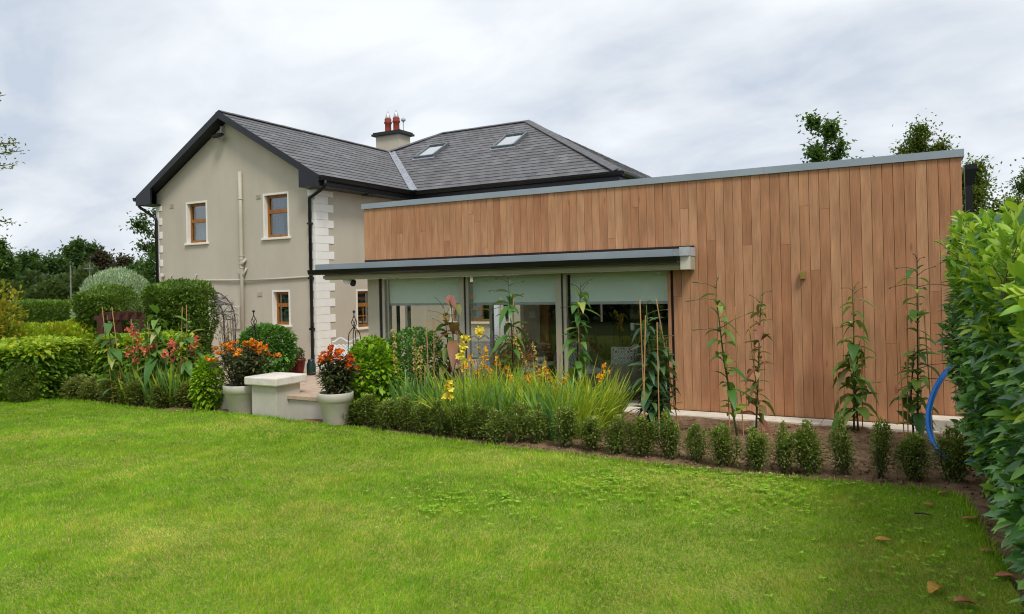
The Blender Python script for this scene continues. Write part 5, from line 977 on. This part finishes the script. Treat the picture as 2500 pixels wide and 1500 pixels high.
def spike(name, label, base, top, f0, nfl, mat, L, parent=None, group=None, npet=6, jit=.02, cat='flower', w=None, stem='stem', face=Vector((.5, -.8, .25))):
    t = empty(name, base, label, cat, group); md = base.lerp(top, .55) + Vector((random.gauss(0, .02), 0, 0)); mb = MB(); mb.tube([base - Vector((0, 0, .04)), md, top], [.006, .005, .003], 5); mb.build('stem', M[stem], t, True); cs, fs = [], []
    for k in range(nfl): f = f0 + (1 - f0) * k / max(nfl - 1, 1); q = (base.lerp(md, f / .55) if f < .55 else md.lerp(top, (f - .55) / .45)); fv = face + Vector((random.gauss(0, .5), random.gauss(0, .4), random.gauss(0, .3))); cs.append(q + fv.normalized() * .02 + Vector((random.gauss(0, jit), random.gauss(0, jit), random.gauss(0, jit)))); fs.append(fv)
    
    if mat == 'p_yellow':
        for c_, f_ in zip(cs, fs): q, r = florets([c_], [f_], L, w or L * .7, npet); link('floret', leafmesh('floret', [(q, r)], M[mat]), t)
        return t
    q, r = florets(cs, fs, L, w or L * .7, npet); tag(link('bloom', leafmesh('bloom', [(q, r)], M[mat]), t), kind='stuff'); return t
def SP(bx, tx, ty, dep): return Gd(bx, dep), D(tx, ty, dep)
for (bx, tx, ty, dep, f0, nf, lb) in ((1128, 1132, 822, 9.6, .78, 11, 'tall yellow gladiolus with a dense head of open flowers'), (1160, 1170, 800, 9.9, .93, 4, 'yellow gladiolus with its few flowers at the very tip'), (1104, 1092, 932, 9.3, .72, 9, 'low yellow gladiolus flowering close to the box plants')):
    spike('gladiolus', lb, *SP(bx, tx, ty, dep), f0, nf, 'p_yellow', .055, group='yellow gladioli', w=.042)
for (bx, tx, ty, dep, lb) in ((982, 960, 808, 10.6, 'faded bent gladiolus spike beside the lime green shrub'), (1015, 1013, 828, 10.5, 'faded straight gladiolus spike left of the red lily'), (1022, 1026, 845, 10.4, 'short faded spike beside the straight one'), (1330, 1255, 825, 10.3, 'faded spike arching past the tall lily'), (1318, 1302, 838, 10.2, 'faded yellow spike right of the tall lily'), (1180, 1168, 845, 10.4, 'faded spike right of the tall yellow gladiolus')):
    spike('faded_spike', lb, *SP(bx, tx, ty, dep), .55, 20, 'dry', .032, group='faded flower spikes', npet=3, jit=.012)
am = [(1150, 1150, 868, 10.8), (1165, 1186, 852, 10.8), (1178, 1180, 880, 10.7), (1190, 1196, 900, 10.6), (1135, 1138, 888, 10.6), (1120, 1128, 862, 10.9), (1205, 1216, 872, 10.7), (1226, 1236, 893, 10.6), (1230, 1252, 920, 10.4), (1330, 1332, 893, 10.2), (1338, 1342, 917, 10.2), (1360, 1378, 918, 10.0), (1345, 1355, 938, 10.0), (1440, 1480, 892, 9.8), (1446, 1466, 915, 9.8), (1285, 1292, 915, 10.3), (1172, 1165, 906, 10.4), (1305, 1318, 905, 10.3)]
for i, (bx, tx, ty, dep) in enumerate(am):
    k_ = sum(1 for q in am if q[1] < tx); spike('orange_flower', f'amber flower spray, {NTH[k_]} from the left between the lime shrub and the dark pane', *SP(bx, tx, ty, dep), .86, 7, 'p_amber', .034, group='amber flowers', npet=5, jit=.02)
co = [(318, 322, 795), (330, 335, 815), (345, 340, 842), (352, 355, 850), (366, 371, 836), (378, 378, 832), (312, 318, 850), (325, 330, 872), (416, 416, 828), (424, 428, 838), (432, 424, 862), (470, 474, 820), (468, 478, 835), (476, 478, 852), (443, 444, 888), (400, 405, 856)]
for i, (bx, tx, ty) in enumerate(co):
    z_ = 12.6 + .25 * (i % 3); k_ = sorted(range(len(co)), key=lambda q: co[q][1]).index(i); spike('coral_flower', f'coral red flower spray, {NTH[k_]} from the left in the left bed', *SP(bx, tx, ty, z_), .88, 7, 'p_coral', .045, group='coral flowers', npet=5, jit=.03)
sl = [(322, 12.9), (340, 12.8), (362, 12.7), (384, 12.6), (408, 12.6), (432, 12.6), (455, 12.7), (478, 12.7)]
for i, (px, dep) in enumerate(sl): clump('sword_leaf_clump', f'sword leaved clump in the left bed, {NTH[i]} from the laurel hedge', 'plant', 'sword leaved clumps of the left bed', Gd(px, dep), 30, .86, .042, 'iris' if i % 2 else 'croc', .4, .1, .1)
# ---- shrubs
p = D(908, 918, 11.3); shrub('lime_shrub', 'dense lime green shrub right of the second cream pot', (p.x, p.y, .5), (.46, .42, .6), 'lime', 4200, .1, -.85, width=.5, shape='b', lumps=.1)
p = D(505, 930, 12.2); shrub('lime_shrub', 'narrow lime green shrub left of the first cream pot', (p.x, p.y, .38), (.25, .25, .52), 'lime', 1900, .085, -.9, width=.5, shape='b')
p = D(1008, 870, 12.2); shrub('blue_green_shrub', 'blue green leafy shrub behind the lime green one', (p.x, p.y, .6), (.6, .45, .62), 'bush', 3600, .08, -.8, width=.45, shape='b')
p = D(1250, 880, 11.9); shrub('red_tinged_shrub', 'airy shrub with red and bronze leaf tips before the middle pane', (p.x, p.y, .58), (.46, .4, .56), 'redbush', 2200, .05, -.8, width=.4, lumps=.25, f=5, shell=.6)
p = D(644, 862, 13.8); shrub('round_shrub', 'rounded bright green shrub on the terrace behind the stone pier', (p.x, p.y, .78), (.62, .5, .52), 'bush', 4800, .085, -.95, width=.6, shape='b', lumps=.14)
p = D(553, 800, 16.4); shrub('twiggy_climber', 'thin reddish climber at the foot of the rose arch', (p.x, p.y, .7), (.2, .2, .9), 'redbush', 420, .06, -.9, width=.35, lumps=.5, f=6, shell=.9)
# ---- rose arch
A0, A1 = Gd(408, 16.8, -.15), Gd(546, 16.4, -.15); arch = empty('rose_arch', A0.lerp(A1, .5), 'dark metal rose arch wrapped in bare twigs beside the clipped hedge', 'arch'); uu = (A1 - A0); wv = Vector((-uu.y, uu.x, 0)).normalized() * .4; hp = []
for k in range(2):
    pts = [A0 + wv * k, A0 + wv * k + Vector((0, 0, 1.0))] ; c = A0.lerp(A1, .5) + wv * k + Vector((0, 0, 1.45)); pts = [A0 + wv * k] + [c + (-uu * .5 * math.cos(a)) + Vector((0, 0, .68 * math.sin(a))) for a in np.linspace(0, pi, 13)] + [A1 + wv * k]; hp.append(pts); mb = MB(); mb.tube(pts, .012, 6); mb.build('hoop', M['iron'], arch)
for k in range(1, 14): mb = MB(); mb.tube([hp[0][k], hp[1][k]], .007, 5); mb.build('rung', M['iron'], arch)
mb = MB(); rg = random.Random(8)
for s in range(40):
    i = rg.randint(5, 13); a = hp[rg.randint(0, 1)][i] + Vector((rg.gauss(0, .05), rg.gauss(0, .05), rg.gauss(0, .04))); pts = [a]
    for k in range(4): j = min(i + k, 14); tgt = hp[rg.randint(0, 1)][j]; pts.append(tgt + Vector((rg.gauss(0, .06), rg.gauss(0, .06), rg.gauss(0, .05))))
    mb.tube(pts, [.008, .007, .006, .005, .003], 4)
mb.build('twigs', M['twig'], arch)
# ---- iron obelisks
def obelisk(label, px, topy, dep, z0, botw, topw, sh):
    b = Gd(px, dep, z0); tp = D(px, topy, dep).z; t = empty('iron_obelisk', b, label, 'obelisk', 'iron obelisks'); hs = tp - .3
    for k in range(4):
        a = k * pi / 2 + .5; f = lambda r, z: b + Vector((math.cos(a) * r, math.sin(a) * r, z - z0)); mb = MB(); mb.tube([f(botw, z0 - .05), f(topw, hs - .16), f(topw * .85, hs - .07), f(topw * .4, hs - .01), f(.012, hs + .02)], .0075, 6); mb.build('leg', M['iron'], t)
    for zf in sh:
        z = z0 + (hs - z0) * zf; r = botw + (topw - botw) * zf; mb = MB(); mb.tube([b + Vector((math.cos(a) * r, math.sin(a) * r, z - z0)) for a in np.linspace(0, 2 * pi, 21)], .006, 5); mb.build('ring', M['iron'], t)
    mb = MB(); c = b + Vector((0, 0, hs - z0))
    for k in range(4): mb.tube([c + Vector((math.cos(a + k * pi / 2) * r, math.sin(a + k * pi / 2) * r, z)) for a, r, z in ((0, .01, .02), (.5, .035, .07), (1., .045, .11), (1.5, .035, .15), (2., .01, .2))], .006, 5)
    mb.tube([c + Vector((0, 0, .19)), c + Vector((0, 0, .26))], .008, 6); mb.build('spiral_finial', M['iron'], t); MB().lathe(c + Vector((0, 0, .255)), [(.006, 0), (.022, .012), (.024, .025), (.012, .04), (.003, .046)], 10).build('ball', M['iron'], t, True)
obelisk('black iron obelisk standing behind the stone pier left of the steps', 619, 757, 12.05, 0, .12, .085, (.12, .34, .66)); obelisk('black iron obelisk rising behind the second cream pot', 864, 758, 11.9, .28, .14, .1, (.3, .62))
# ---- pier and wall
pier = empty('stone_pier', (-8.35, 8.2, 0), 'square rendered pier with a pale stone cap between the two pots', 'pier')
pa = G(622, 1011); pb = G(676, 1018); pc = G(734, 1023)
MB().box(pa.x, pb.x, pb.y, pb.y + .5, -.1, .47).build('shaft', M['pot'], pier, bevel=.006); MB().box(pa.x - .08, pb.x + .08, pb.y - .08, pb.y + .58, .471, .6).build('cap_stone', M['cap'], pier, bevel=.02)
# ---- pots and what grows in them
def potplant(px, by, rimw, h, lb_pot, lb_plant, wpx, toppx, nb, mat, nl):
    p = G(px, by); dep = float(CR[2] @ np.array([p.x, p.y, 0])); R_ = rimw * dep / FPX / 2; p = Vector((p.x + .0, p.y + R_ * .6, -.02))
    po = empty('flower_pot', p, lb_pot, 'pot', 'large cream pots'); MB().lathe(p, [(R_ * .68, 0), (R_ * .7, .01), (R_ * .93, h * .72), (R_ * .95, h * .73), (R_ * 1.0, h * .745), (R_ * 1.02, h * .98), (R_ * 1.0, h), (R_ * .93, h), (R_ * .9, h * .9)], 36).build('body', M['pot'], po, True)
    MB().lathe(p + Vector((0, 0, h * .9)), [(R_ * .9, 0), (R_ * .5, .012), (.01, .016)], 24).build('compost', M['soil'], po)
    t = empty('potted_lily', p + Vector((0, 0, h * .9)), lb_plant, 'flowers', 'orange flowers in the cream pots'); c0 = p + Vector((0, 0, h * .9)); top = D(px, toppx, dep).z; rw = wpx * dep / FPX / 2; mb = MB(); Ps, ds = [], []; tips = []
    for k in range(34):
        az = random.uniform(0, 2 * pi); r = random.random() ** .6; e = c0 + Vector((math.cos(az) * rw * r, math.sin(az) * rw * r * .8, (top - c0.z) * (1.02 - .35 * r * r) * random.uniform(.72, 1.0))); a = c0 + Vector((math.cos(az) * R_ * .5 * r, math.sin(az) * R_ * .5 * r, -.02)); md = a.lerp(e, .5) + Vector((0, 0, .06)); mb.tube([a, md, e], [.007, .006, .004], 5); tips.append((e, (e - md).normalized()))
        for q in range(nl):
            f = random.uniform(.12, .97); pt = a.lerp(md, f * 2) if f < .5 else md.lerp(e, f * 2 - 1); z = random.uniform(0, 2 * pi); Ps.append(tuple(pt)); ds.append((math.cos(z), math.sin(z), random.uniform(-.2, .8)))
    mb.build('stems', M['dstem'], t); n = len(Ps); Ps = np.array(Ps); link('leaves', leafmesh('leaves', [(blades(Ps, unit(np.array(ds)), .1 + .06 * RNG.random(n), .034, 3, .3, .3), RNG.random(n))], M['bronze']), t)
    tips.sort(key=lambda q: -q[0].z + random.uniform(0, .45))
    for (e, dr) in tips[:nb]:
        nf = random.randint(4, 6); cs = [e + Vector((random.gauss(0, .032), random.gauss(0, .032), random.gauss(.01, .018))) for _ in range(nf)]; fs = [Vector((random.gauss(.2, .5), random.gauss(-.5, .5), random.uniform(.2, 1))) for _ in range(nf)]; q, r = florets(cs, fs, .05, .032, 6, .55); tag(link('bloom', leafmesh('bloom', [(q, r)], M[mat]), t), kind='stuff')
potplant(572, 1009, 92, .46, 'cream flower pot left of the stone pier', 'bushy orange flowering lilies in the pot left of the pier', 185, 832, 27, 'p_orange', 32)
potplant(803, 1036, 86, .46, 'cream flower pot right of the stone pier', 'upright red orange lilies in the pot right of the pier', 100, 852, 15, 'p_red', 30)
for (px, dep, r, h, mt, lb) in ((727, 14.2, .13, .3, 'terra', 'dark red glazed pot standing by the house corner'), (712, 14.6, .12, .36, 'terra', 'taller plum glazed pot beside the round shrub')):
    q = Gd(px, dep, .3); MB().lathe(q, [(r * .62, 0), (r * .8, h * .4), (r * .95, h * .85), (r, h * .86), (r, h), (r * .88, h), (r * .85, h * .85)], 20).build('glazed_pot', M[mt], None, True); o = [o for o in COL.objects if o.name.startswith('glazed_pot')][-1]; tag(o, lb, 'pot', 'glazed pots')
    shrub('pot_plant', 'small grey green plant in the ' + ('dark red pot' if px == 727 else 'plum pot'), (q.x, q.y, .3 + h + .08), (.12, .12, .13), 'scrub', 260, .05, -.9, width=.4, cat='plant')
q = Gd(757, 14.0, .3); tag(MB().lathe(q, [(.08, 0), (.085, .02), (.085, .2), (.06, .26), (.06, .3)], 16).build('green_jar', surf('dark_green_glaze', S(26, 48, 44), S(34, 60, 54), .35, 6), None, True), 'dark green jar at the foot of the black downpipe', 'jar')
# ---- white lacework garden seats
def lace_seat(label, c, rz, w):
    t = empty('lace_bench', c, label, 'bench', 'white lacework seats', rz); R3 = Matrix.Rotation(rz, 3, 'Z'); f = lambda x, y, z: Vector(c) + R3 @ Vector((x, y, z)); mb = MB()
    for i in range(int(w / .085)):
        for j in range(4):
            x = -w / 2 + .045 + i * .085; z = .48 + j * .085; zmax = .82 + .06 * math.sin((x / w + .5) * pi * 3) ** 2
            if z < zmax: mb.tube([f(x + math.cos(a) * .042, .2, z + math.sin(a) * .042) for a in np.linspace(0, 2 * pi, 11)], .009, 4); mb.tube([f(x + math.cos(a) * .02, .2, z + math.sin(a) * .02) for a in np.linspace(0, 2 * pi, 8)], .008, 4)
    mb.tube([f(x, .2, .83 + .08 * math.sin((x / w + .5) * pi * 3) ** 2) for x in np.linspace(-w / 2, w / 2, 25)], .016, 6); mb.build('lace_back', M['white'], t)
    mb = MB(); mb.box(-w / 2, w / 2, -.22, .2, .4, .44); o = mb.build('seat', M['white']); o.parent = t
    for s in (-1, 1): mb = MB(); mb.tube([f(s * w / 2, -.2, 0), f(s * w / 2, -.22, .4), f(s * w / 2, -.2, .6), f(s * w / 2, .0, .66), f(s * w / 2, .2, .7)], .018, 6); mb.tube([f(s * w / 2, .22, 0), f(s * w / 2, .2, .8)], .018, 6); mb.build('arm', M['white'], t)
    mb = MB(); 
    for k in range(int(w / .06)): mb.tube([f(-w / 2 + .03 + k * .06, -.2, .39), f(-w / 2 + .05 + k * .06, -.2, .3)], .01, 4)
    mb.box(0, 0, 0, 0, 0, 0) if False else None; mb.build('apron', M['white'], t)
q = Gd(866, 14.2, .06); lace_seat('white cast iron lacework bench in the yard beside the house', (q.x, q.y, .06), rad(28), 1.0)
q = Gd(1178, 17.0, -.15); lace_seat('white lacework garden chair seen through the sunroom glass', (q.x, q.y, -.15), rad(20), .8)
# white folding board in the yard behind the sunroom
q = Gd(1205, 18.2, -.15); u = Vector((CR[0][0], CR[0][1], 0)); n_ = Vector((-u.y, u.x, 0)); ab = empty('white_easel_board', q, 'white tapering folding board standing in the yard behind the sunroom', 'board')
for s, nm in ((-1, 'front_leaf'), (1, 'rear_leaf')):
    a = q + u * (-.24 if s < 0 else .12) + n_ * .25 * s; tpv = q + u * (.0 if s < 0 else .12) + Vector((0, 0, 1.62)) + n_ * .03 * s; mb = MB(); th = n_ * .012; mb.hexa([a - u * .02 - th, a + u * .36 - th, a + u * .36 + th, a - u * .02 + th], [tpv - u * .02 - th, tpv + u * .12 - th, tpv + u * .12 + th, tpv - u * .02 + th]); mb.build(nm, M['white'], ab)
# ---- furniture in the sunroom
def tubchair(label, c, rz):
    t = empty('wicker_armchair', c, label, 'armchair', 'wicker armchairs', rz); R4 = Matrix.Translation(c) @ Matrix.Rotation(rz, 4, 'Z'); add = lambda mb, nm, m, sm=False, bv=0: setattr(mb, 'v', [tuple(R4 @ Vector(v)) for v in mb.v]) or mb.build(nm, M[m], t, sm, bv)
    add(MB().box(-.32, .32, -.36, .3, .12, .4), 'seat_base', 'wicker', False, .03)
    prof = []; n = 14; vs, fs = [], []
    for i in range(n + 1):
        a = pi * i / n; x, y = -.42 * math.cos(a), .06 + .38 * math.sin(a) ** .8; h = .6 + .36 * math.sin(a) ** 1.5
        for (k, z) in ((1, .08), (1.04, .45), (1.08, h), (.96, h + .01), (.86, .45), (.84, .13)): vs.append((x * k, (y - .06) * k + .06, z))
    for i in range(n):
        for k in range(6): a = i * 6 + k; b = i * 6 + (k + 1) % 6; fs.append((a, b, b + 6, a + 6))
    fs += [tuple(range(5, -1, -1)), tuple(n * 6 + k for k in range(6))]; mb = MB().add(vs, fs); add(mb, 'back', 'wicker', True)
    for s in (-1, 1):
        add(MB().box(s * .4 - .05, s * .4 + .05, -.36, .06, .1, .6), 'arm', 'wicker', False, .03)
        for y in (-.3, .3): add(MB().lathe((s * .3, y, 0), [(.02, 0), (.025, .12)], 8), 'leg', 'seal')
    add(MB().box(-.31, .31, -.34, .28, .401, .5), 'seat_cushion', 'curtain', False, .03); return R4
def cushion(label, R4, p, tilt, yaw, s=.44):
    mb = MB(); k = 7; vs = []; fs = []
    for side in (1, -1):
        for i in range(k):
            for j in range(k): x, y = (i / (k - 1) - .5), (j / (k - 1) - .5); th = .09 * (1 - (2 * x) ** 4) * (1 - (2 * y) ** 4); vs.append((x * s * (1 - .12 * (2 * y) ** 2 * 0), side * th, y * s))
    for sd in (0, 1):
        for i in range(k - 1):
            for j in range(k - 1): a = sd * k * k + i * k + j; q = (a, a + 1, a + k + 1, a + k); fs.append(q if sd else q[::-1])
    mb.add(vs, fs); o = mb.build('patterned_cushion', M['cush'], None, True); o.matrix_basis = R4 @ Matrix.Translation(p) @ Matrix.Rotation(yaw, 4, 'Z') @ Matrix.Rotation(tilt, 4, 'X'); tag(o, label, 'cushion', 'patterned cushions')
q = Gd(1520, 12.6, -.03); Rc = tubchair('grey wicker armchair with two scallop patterned cushions behind the right pane', (q.x, q.y, -.03), rad(-62))
cushion('scallop patterned cushion leaning on the back of the right wicker armchair', Rc, (-.02, .18, .7), rad(-14), 0); cushion('scallop patterned cushion against the arm of the right wicker armchair', Rc, (.2, -.05, .68), rad(-10), rad(70), .4)
q = Gd(1412, 12.9, -.03); Rc = tubchair('wicker armchair half hidden behind the mullion lily', (q.x, q.y, -.03), rad(35)); cushion('scallop patterned cushion in the chair behind the mullion lily', Rc, (.0, .16, .7), rad(-14), 0)
q = Gd(1270, 13.2, -.03); tubchair('wicker armchair low in the middle pane', (q.x, q.y, -.03), rad(20))
q = Gd(1320, 13.0, -.03); tb = empty('side_table', q, 'small square table with a flower bowl beside the second mullion', 'table'); MB().box(q.x - .22, q.x + .22, q.y - .22, q.y + .22, .52, .55).build('top', M['white2'], tb)
for sx_ in (-1, 1):
    for sy in (-1, 1): MB().box(q.x + sx_ * .19 - .02, q.x + sx_ * .19 + .02, q.y + sy * .19 - .02, q.y + sy * .19 + .02, -.03, .519).build('leg', M['white2'], tb)
vq = Vector((q.x, q.y, .55)); vse = empty('flower_bowl', vq, 'bowl of dusty pink flowers on the small square table', 'flowers'); MB().lathe(vq, [(.05, 0), (.09, .04), (.1, .1), (.09, .1)], 16).build('bowl', M['white2'], vse, True)
P, Nv = ellpts(80, np.array([vq.x, vq.y, .72]), np.array([.15, .15, .13])); link('bloom', leafmesh('bloom', [(diamonds(P, unit(Nv + rvec(len(P)) * .5), .07, .07), RNG.random(len(P)) * .6)], leafmat('dusty_petal', [(0, (.3, .12, .1, 1)), (1, (.5, .3, .26, 1))], .6, .2)), vse)
q = Gd(1300, 14.2, -.03); sb = empty('sideboard', q, 'low brown sideboard against the sunroom pillar', 'sideboard'); MB().box(q.x - .4, q.x + .4, q.y - .35, q.y - .12, .02, .78).build('body', M['brownwood'], sb); MB().box(q.x - .42, q.x + .42, q.y - .37, q.y - .1, .781, .81).build('top', M['white2'], sb)
for sx_ in (-.36, .36): MB().box(q.x + sx_ - .025, q.x + sx_ + .025, q.y - .3, q.y - .2, -.03, .0199).build('foot', M['brownwood'], sb)
q = Gd(1575, 12.6, -.03); cs_ = empty('candle_stand', q, 'curved metal candle stand with white candles behind the dark lily clump', 'candle stand'); mb = MB(); mb.tube([q, q + Vector((0, 0, .75)), q + Vector((0, 0, .95))], [.014, .012, .01], 8); mb.lathe(q, [(.14, 0), (.13, .015), (.02, .03)], 16); mb.build('stem', M['iron'], cs_)
for k, (dx, dz) in enumerate(((-.22, 1.12), (.02, 1.05), (.26, 1.12))):
    e = q + Vector((dx * .88, dx * .48, dz)); mb = MB(); mb.tube([q + Vector((0, 0, .8)), q + Vector((dx * .44, dx * .24, .76)), e - Vector((0, 0, .12)), e], .009, 6); mb.lathe(e, [(.02, 0), (.05, .01), (.05, .02)], 12); mb.build('arm', M['iron'], cs_); MB().lathe(e + Vector((0, 0, .021)), [(.036, 0), (.036, .13), (.03, .132)], 14).build('candle', M['white'], cs_, True)
q = Gd(1455, 14.6, -.03); dl_ = empty('dark_armchair', q, 'dark high backed chair deep inside the room', 'armchair')
MB().box(q.x - .35, q.x + .35, q.y - .3, q.y + .3, .15, .45).build('seat', M['seal'], dl_, bevel=.04); MB().box(q.x - .35, q.x + .35, q.y + .18, q.y + .32, .451, 1.15).build('back', M['seal'], dl_, bevel=.06)
for sx_ in (-.3, .3):
    for sy in (-.24, .24): MB().lathe((q.x + sx_, q.y + sy, -.03), [(.025, 0), (.03, .179)], 8).build('leg', M['seal'], dl_)
# ---- blue water pipe
dep = 8.3; hp_ = [D(2345, 885, 8.6), D(2322, 898, 8.5), D(2298, 925, 8.4), D(2278, 965, 8.3), D(2267, 1010, 8.2), D(2270, 1055, 8.1), D(2285, 1090, 7.95), D(2312, 1122, 7.75), D(2350, 1140, 7.6), D(2385, 1150, 7.5), D(2425, 1160, 7.4)]
def smooth(p, n=4):
    o = []
    for i in range(len(p) - 1):
        a, b, c, d = p[max(i - 1, 0)], p[i], p[i + 1], p[min(i + 2, len(p) - 1)]
        for k in range(n): t = k / n; o.append(.5 * ((2 * b) + (c - a) * t + (2 * a - 5 * b + 4 * c - d) * t * t + (3 * b - a - 3 * c + d) * t ** 3))
    return o + [p[-1]]
pp = smooth(hp_, 5); pp = [Vector((v.x, v.y, max(v.z, .0))) for v in pp]; mb = MB(); mb.tube(pp, .031, 14); tag(mb.build('water_pipe', M['hose'], None, True), 'bright blue plastic water pipe curving out of the tall laurel hedge', 'pipe')
# ---- small things on the ground
def fallen(px, py, s, mat, label, rz, curl=.25):
    p = G(px, py, .028); n = 6; vs, fs = [], []
    for i in range(n + 1):
        t = i / n; w = math.sin(pi * min(t * .93 + .05, 1)) ** .8 * .3 * s
        for k in (-1, 0, 1): vs.append(((t - .5) * s, k * w, abs(k) * w * curl + .12 * s * math.sin(t * 3) * curl))
    for i in range(n):
        for k in (0, 1): a = i * 3 + k; fs.append((a, a + 3, a + 4, a + 1))
    mb = MB().add(vs, fs); o = mb.build('fallen_leaf', M[mat], None, True); o.location = p; o.rotation_euler = (random.uniform(-.15, .15), random.uniform(-.1, .1), rz); m_ = o.modifiers.new('thick', 'SOLIDIFY'); m_.thickness = .0015; tag(o, label, 'leaf', 'fallen leaves')
fallen(2158, 1318, .125, 'deadleaf', 'yellow fallen leaf lying alone on the lawn', .45); fallen(2282, 1440, .13, 'deadleaf', 'yellow fallen leaf folded upright near the bottom right', 1.1, .7); fallen(2354, 1472, .12, 'deadleaf2', 'brown curled leaf at the bottom right corner', .3, .5)
fallen(2304, 1204, .1, 'deadleaf2', 'small brown leaf on the grass near the last box plants', .5); fallen(2368, 1266, .11, 'deadleaf2', 'pinkish brown leaf at the lawn edge by the hedge', .2); fallen(2268, 1232, .09, 'deadleaf2', 'narrow brown leaf left of the dry patch', -.3); fallen(2455, 1405, .12, 'deadleaf2', 'brown leaf on the bare soil under the hedge', .3); fallen(2412, 1345, .1, 'deadleaf2', 'pale brown leaf on the soil at the hedge foot', .6)
a, b = G(2232, 1253, .03), G(2275, 1258, .03); mb = MB(); mb.tube([a, a.lerp(b, .5) + Vector((0, 0, .006)), b], [.006, .007, .004], 6); tag(mb.build('dead_stick', M['dstem']), 'short dark stick lying on the lawn', 'stick')
for (px, py, lb) in ((1845, 1044, 'white plant label stuck in the soil by the brown lily'), (1583, 1045, 'pink and white plant label by the dark lily clump')):
    p = G(px, py + 12, -.04); mb = MB(); mb.box(p.x - .02, p.x + .02, p.y - .001, p.y + .001, -.08, .1); o = mb.build('plant_label', M['white']); tag(o, lb, 'label', 'plant labels')
# clover and broad weeds in the turf
m = 0; Ps, ds, Ls = [], [], []
for (px, py, r, n) in ((1480, 1200, .25, 90), (1780, 1190, .5, 150), (1860, 1205, .45, 120), (1650, 1225, .45, 80), (1080, 1220, .3, 90), (1230, 1220, .35, 90), (1880, 1165, .35, 140), (2270, 1370, .45, 40), (2230, 1345, .4, 24), (1960, 1240, .4, 60), (1050, 1255, .2, 50), (1700, 1165, .4, 110), (2240, 1420, .4, 40), (450, 1000, .25, 100), (1500, 1180, .3, 160)):
    c = G(px, py); a = RNG.uniform(0, 2 * pi, n); n = int(n * .75); a = a[:n]; q = np.abs(RNG.normal(size=n)) * r * 1.5; P = np.column_stack([c.x + np.cos(a) * q, c.y + np.sin(a) * q * .8, .026 + .02 * RNG.random(n)]); Ps.append(P[inside(P, EDGE)])
P = np.concatenate(Ps); m = len(P); z = RNG.uniform(0, 2 * pi, m); prt = []
for k in range(3): d = np.column_stack([np.cos(z + k * 2.09), np.sin(z + k * 2.09), .1 + .15 * RNG.random(m)]); prt.append((diamonds(P, unit(d), .024 + .014 * RNG.random(m), .023, .1), RNG.random(m)))
o = link('clover', leafmesh('clover', prt, M['clover'])); tag(o, 'patches of clover in the lawn', 'clover', kind='stuff')
# longer grass along the cut edges
m = 0; L_ = []
for i in range(3, 19):
    a, b = np.array(EDGE[i]), np.array(EDGE[i + 1]); n = int(np.linalg.norm(b - a) * 420); t = RNG.random((n, 1)); L_.append(a + (b - a) * t + RNG.normal(size=(n, 2)) * .03)
A = np.concatenate(L_); m = len(A); P = np.column_stack([A, np.full(m, -.03)]); d = unit(rvec(m) * .7 + [0, -.0, 1.]); L = .05 + .06 * RNG.random(m)
o = link('edge_grass', leafmesh('edge_grass', [(diamonds(P, d, L, .008, .1), RNG.random(m) * .85)], M['grass'])); tag(o, 'longer grass along the edge of the bed', 'grass', kind='stuff')
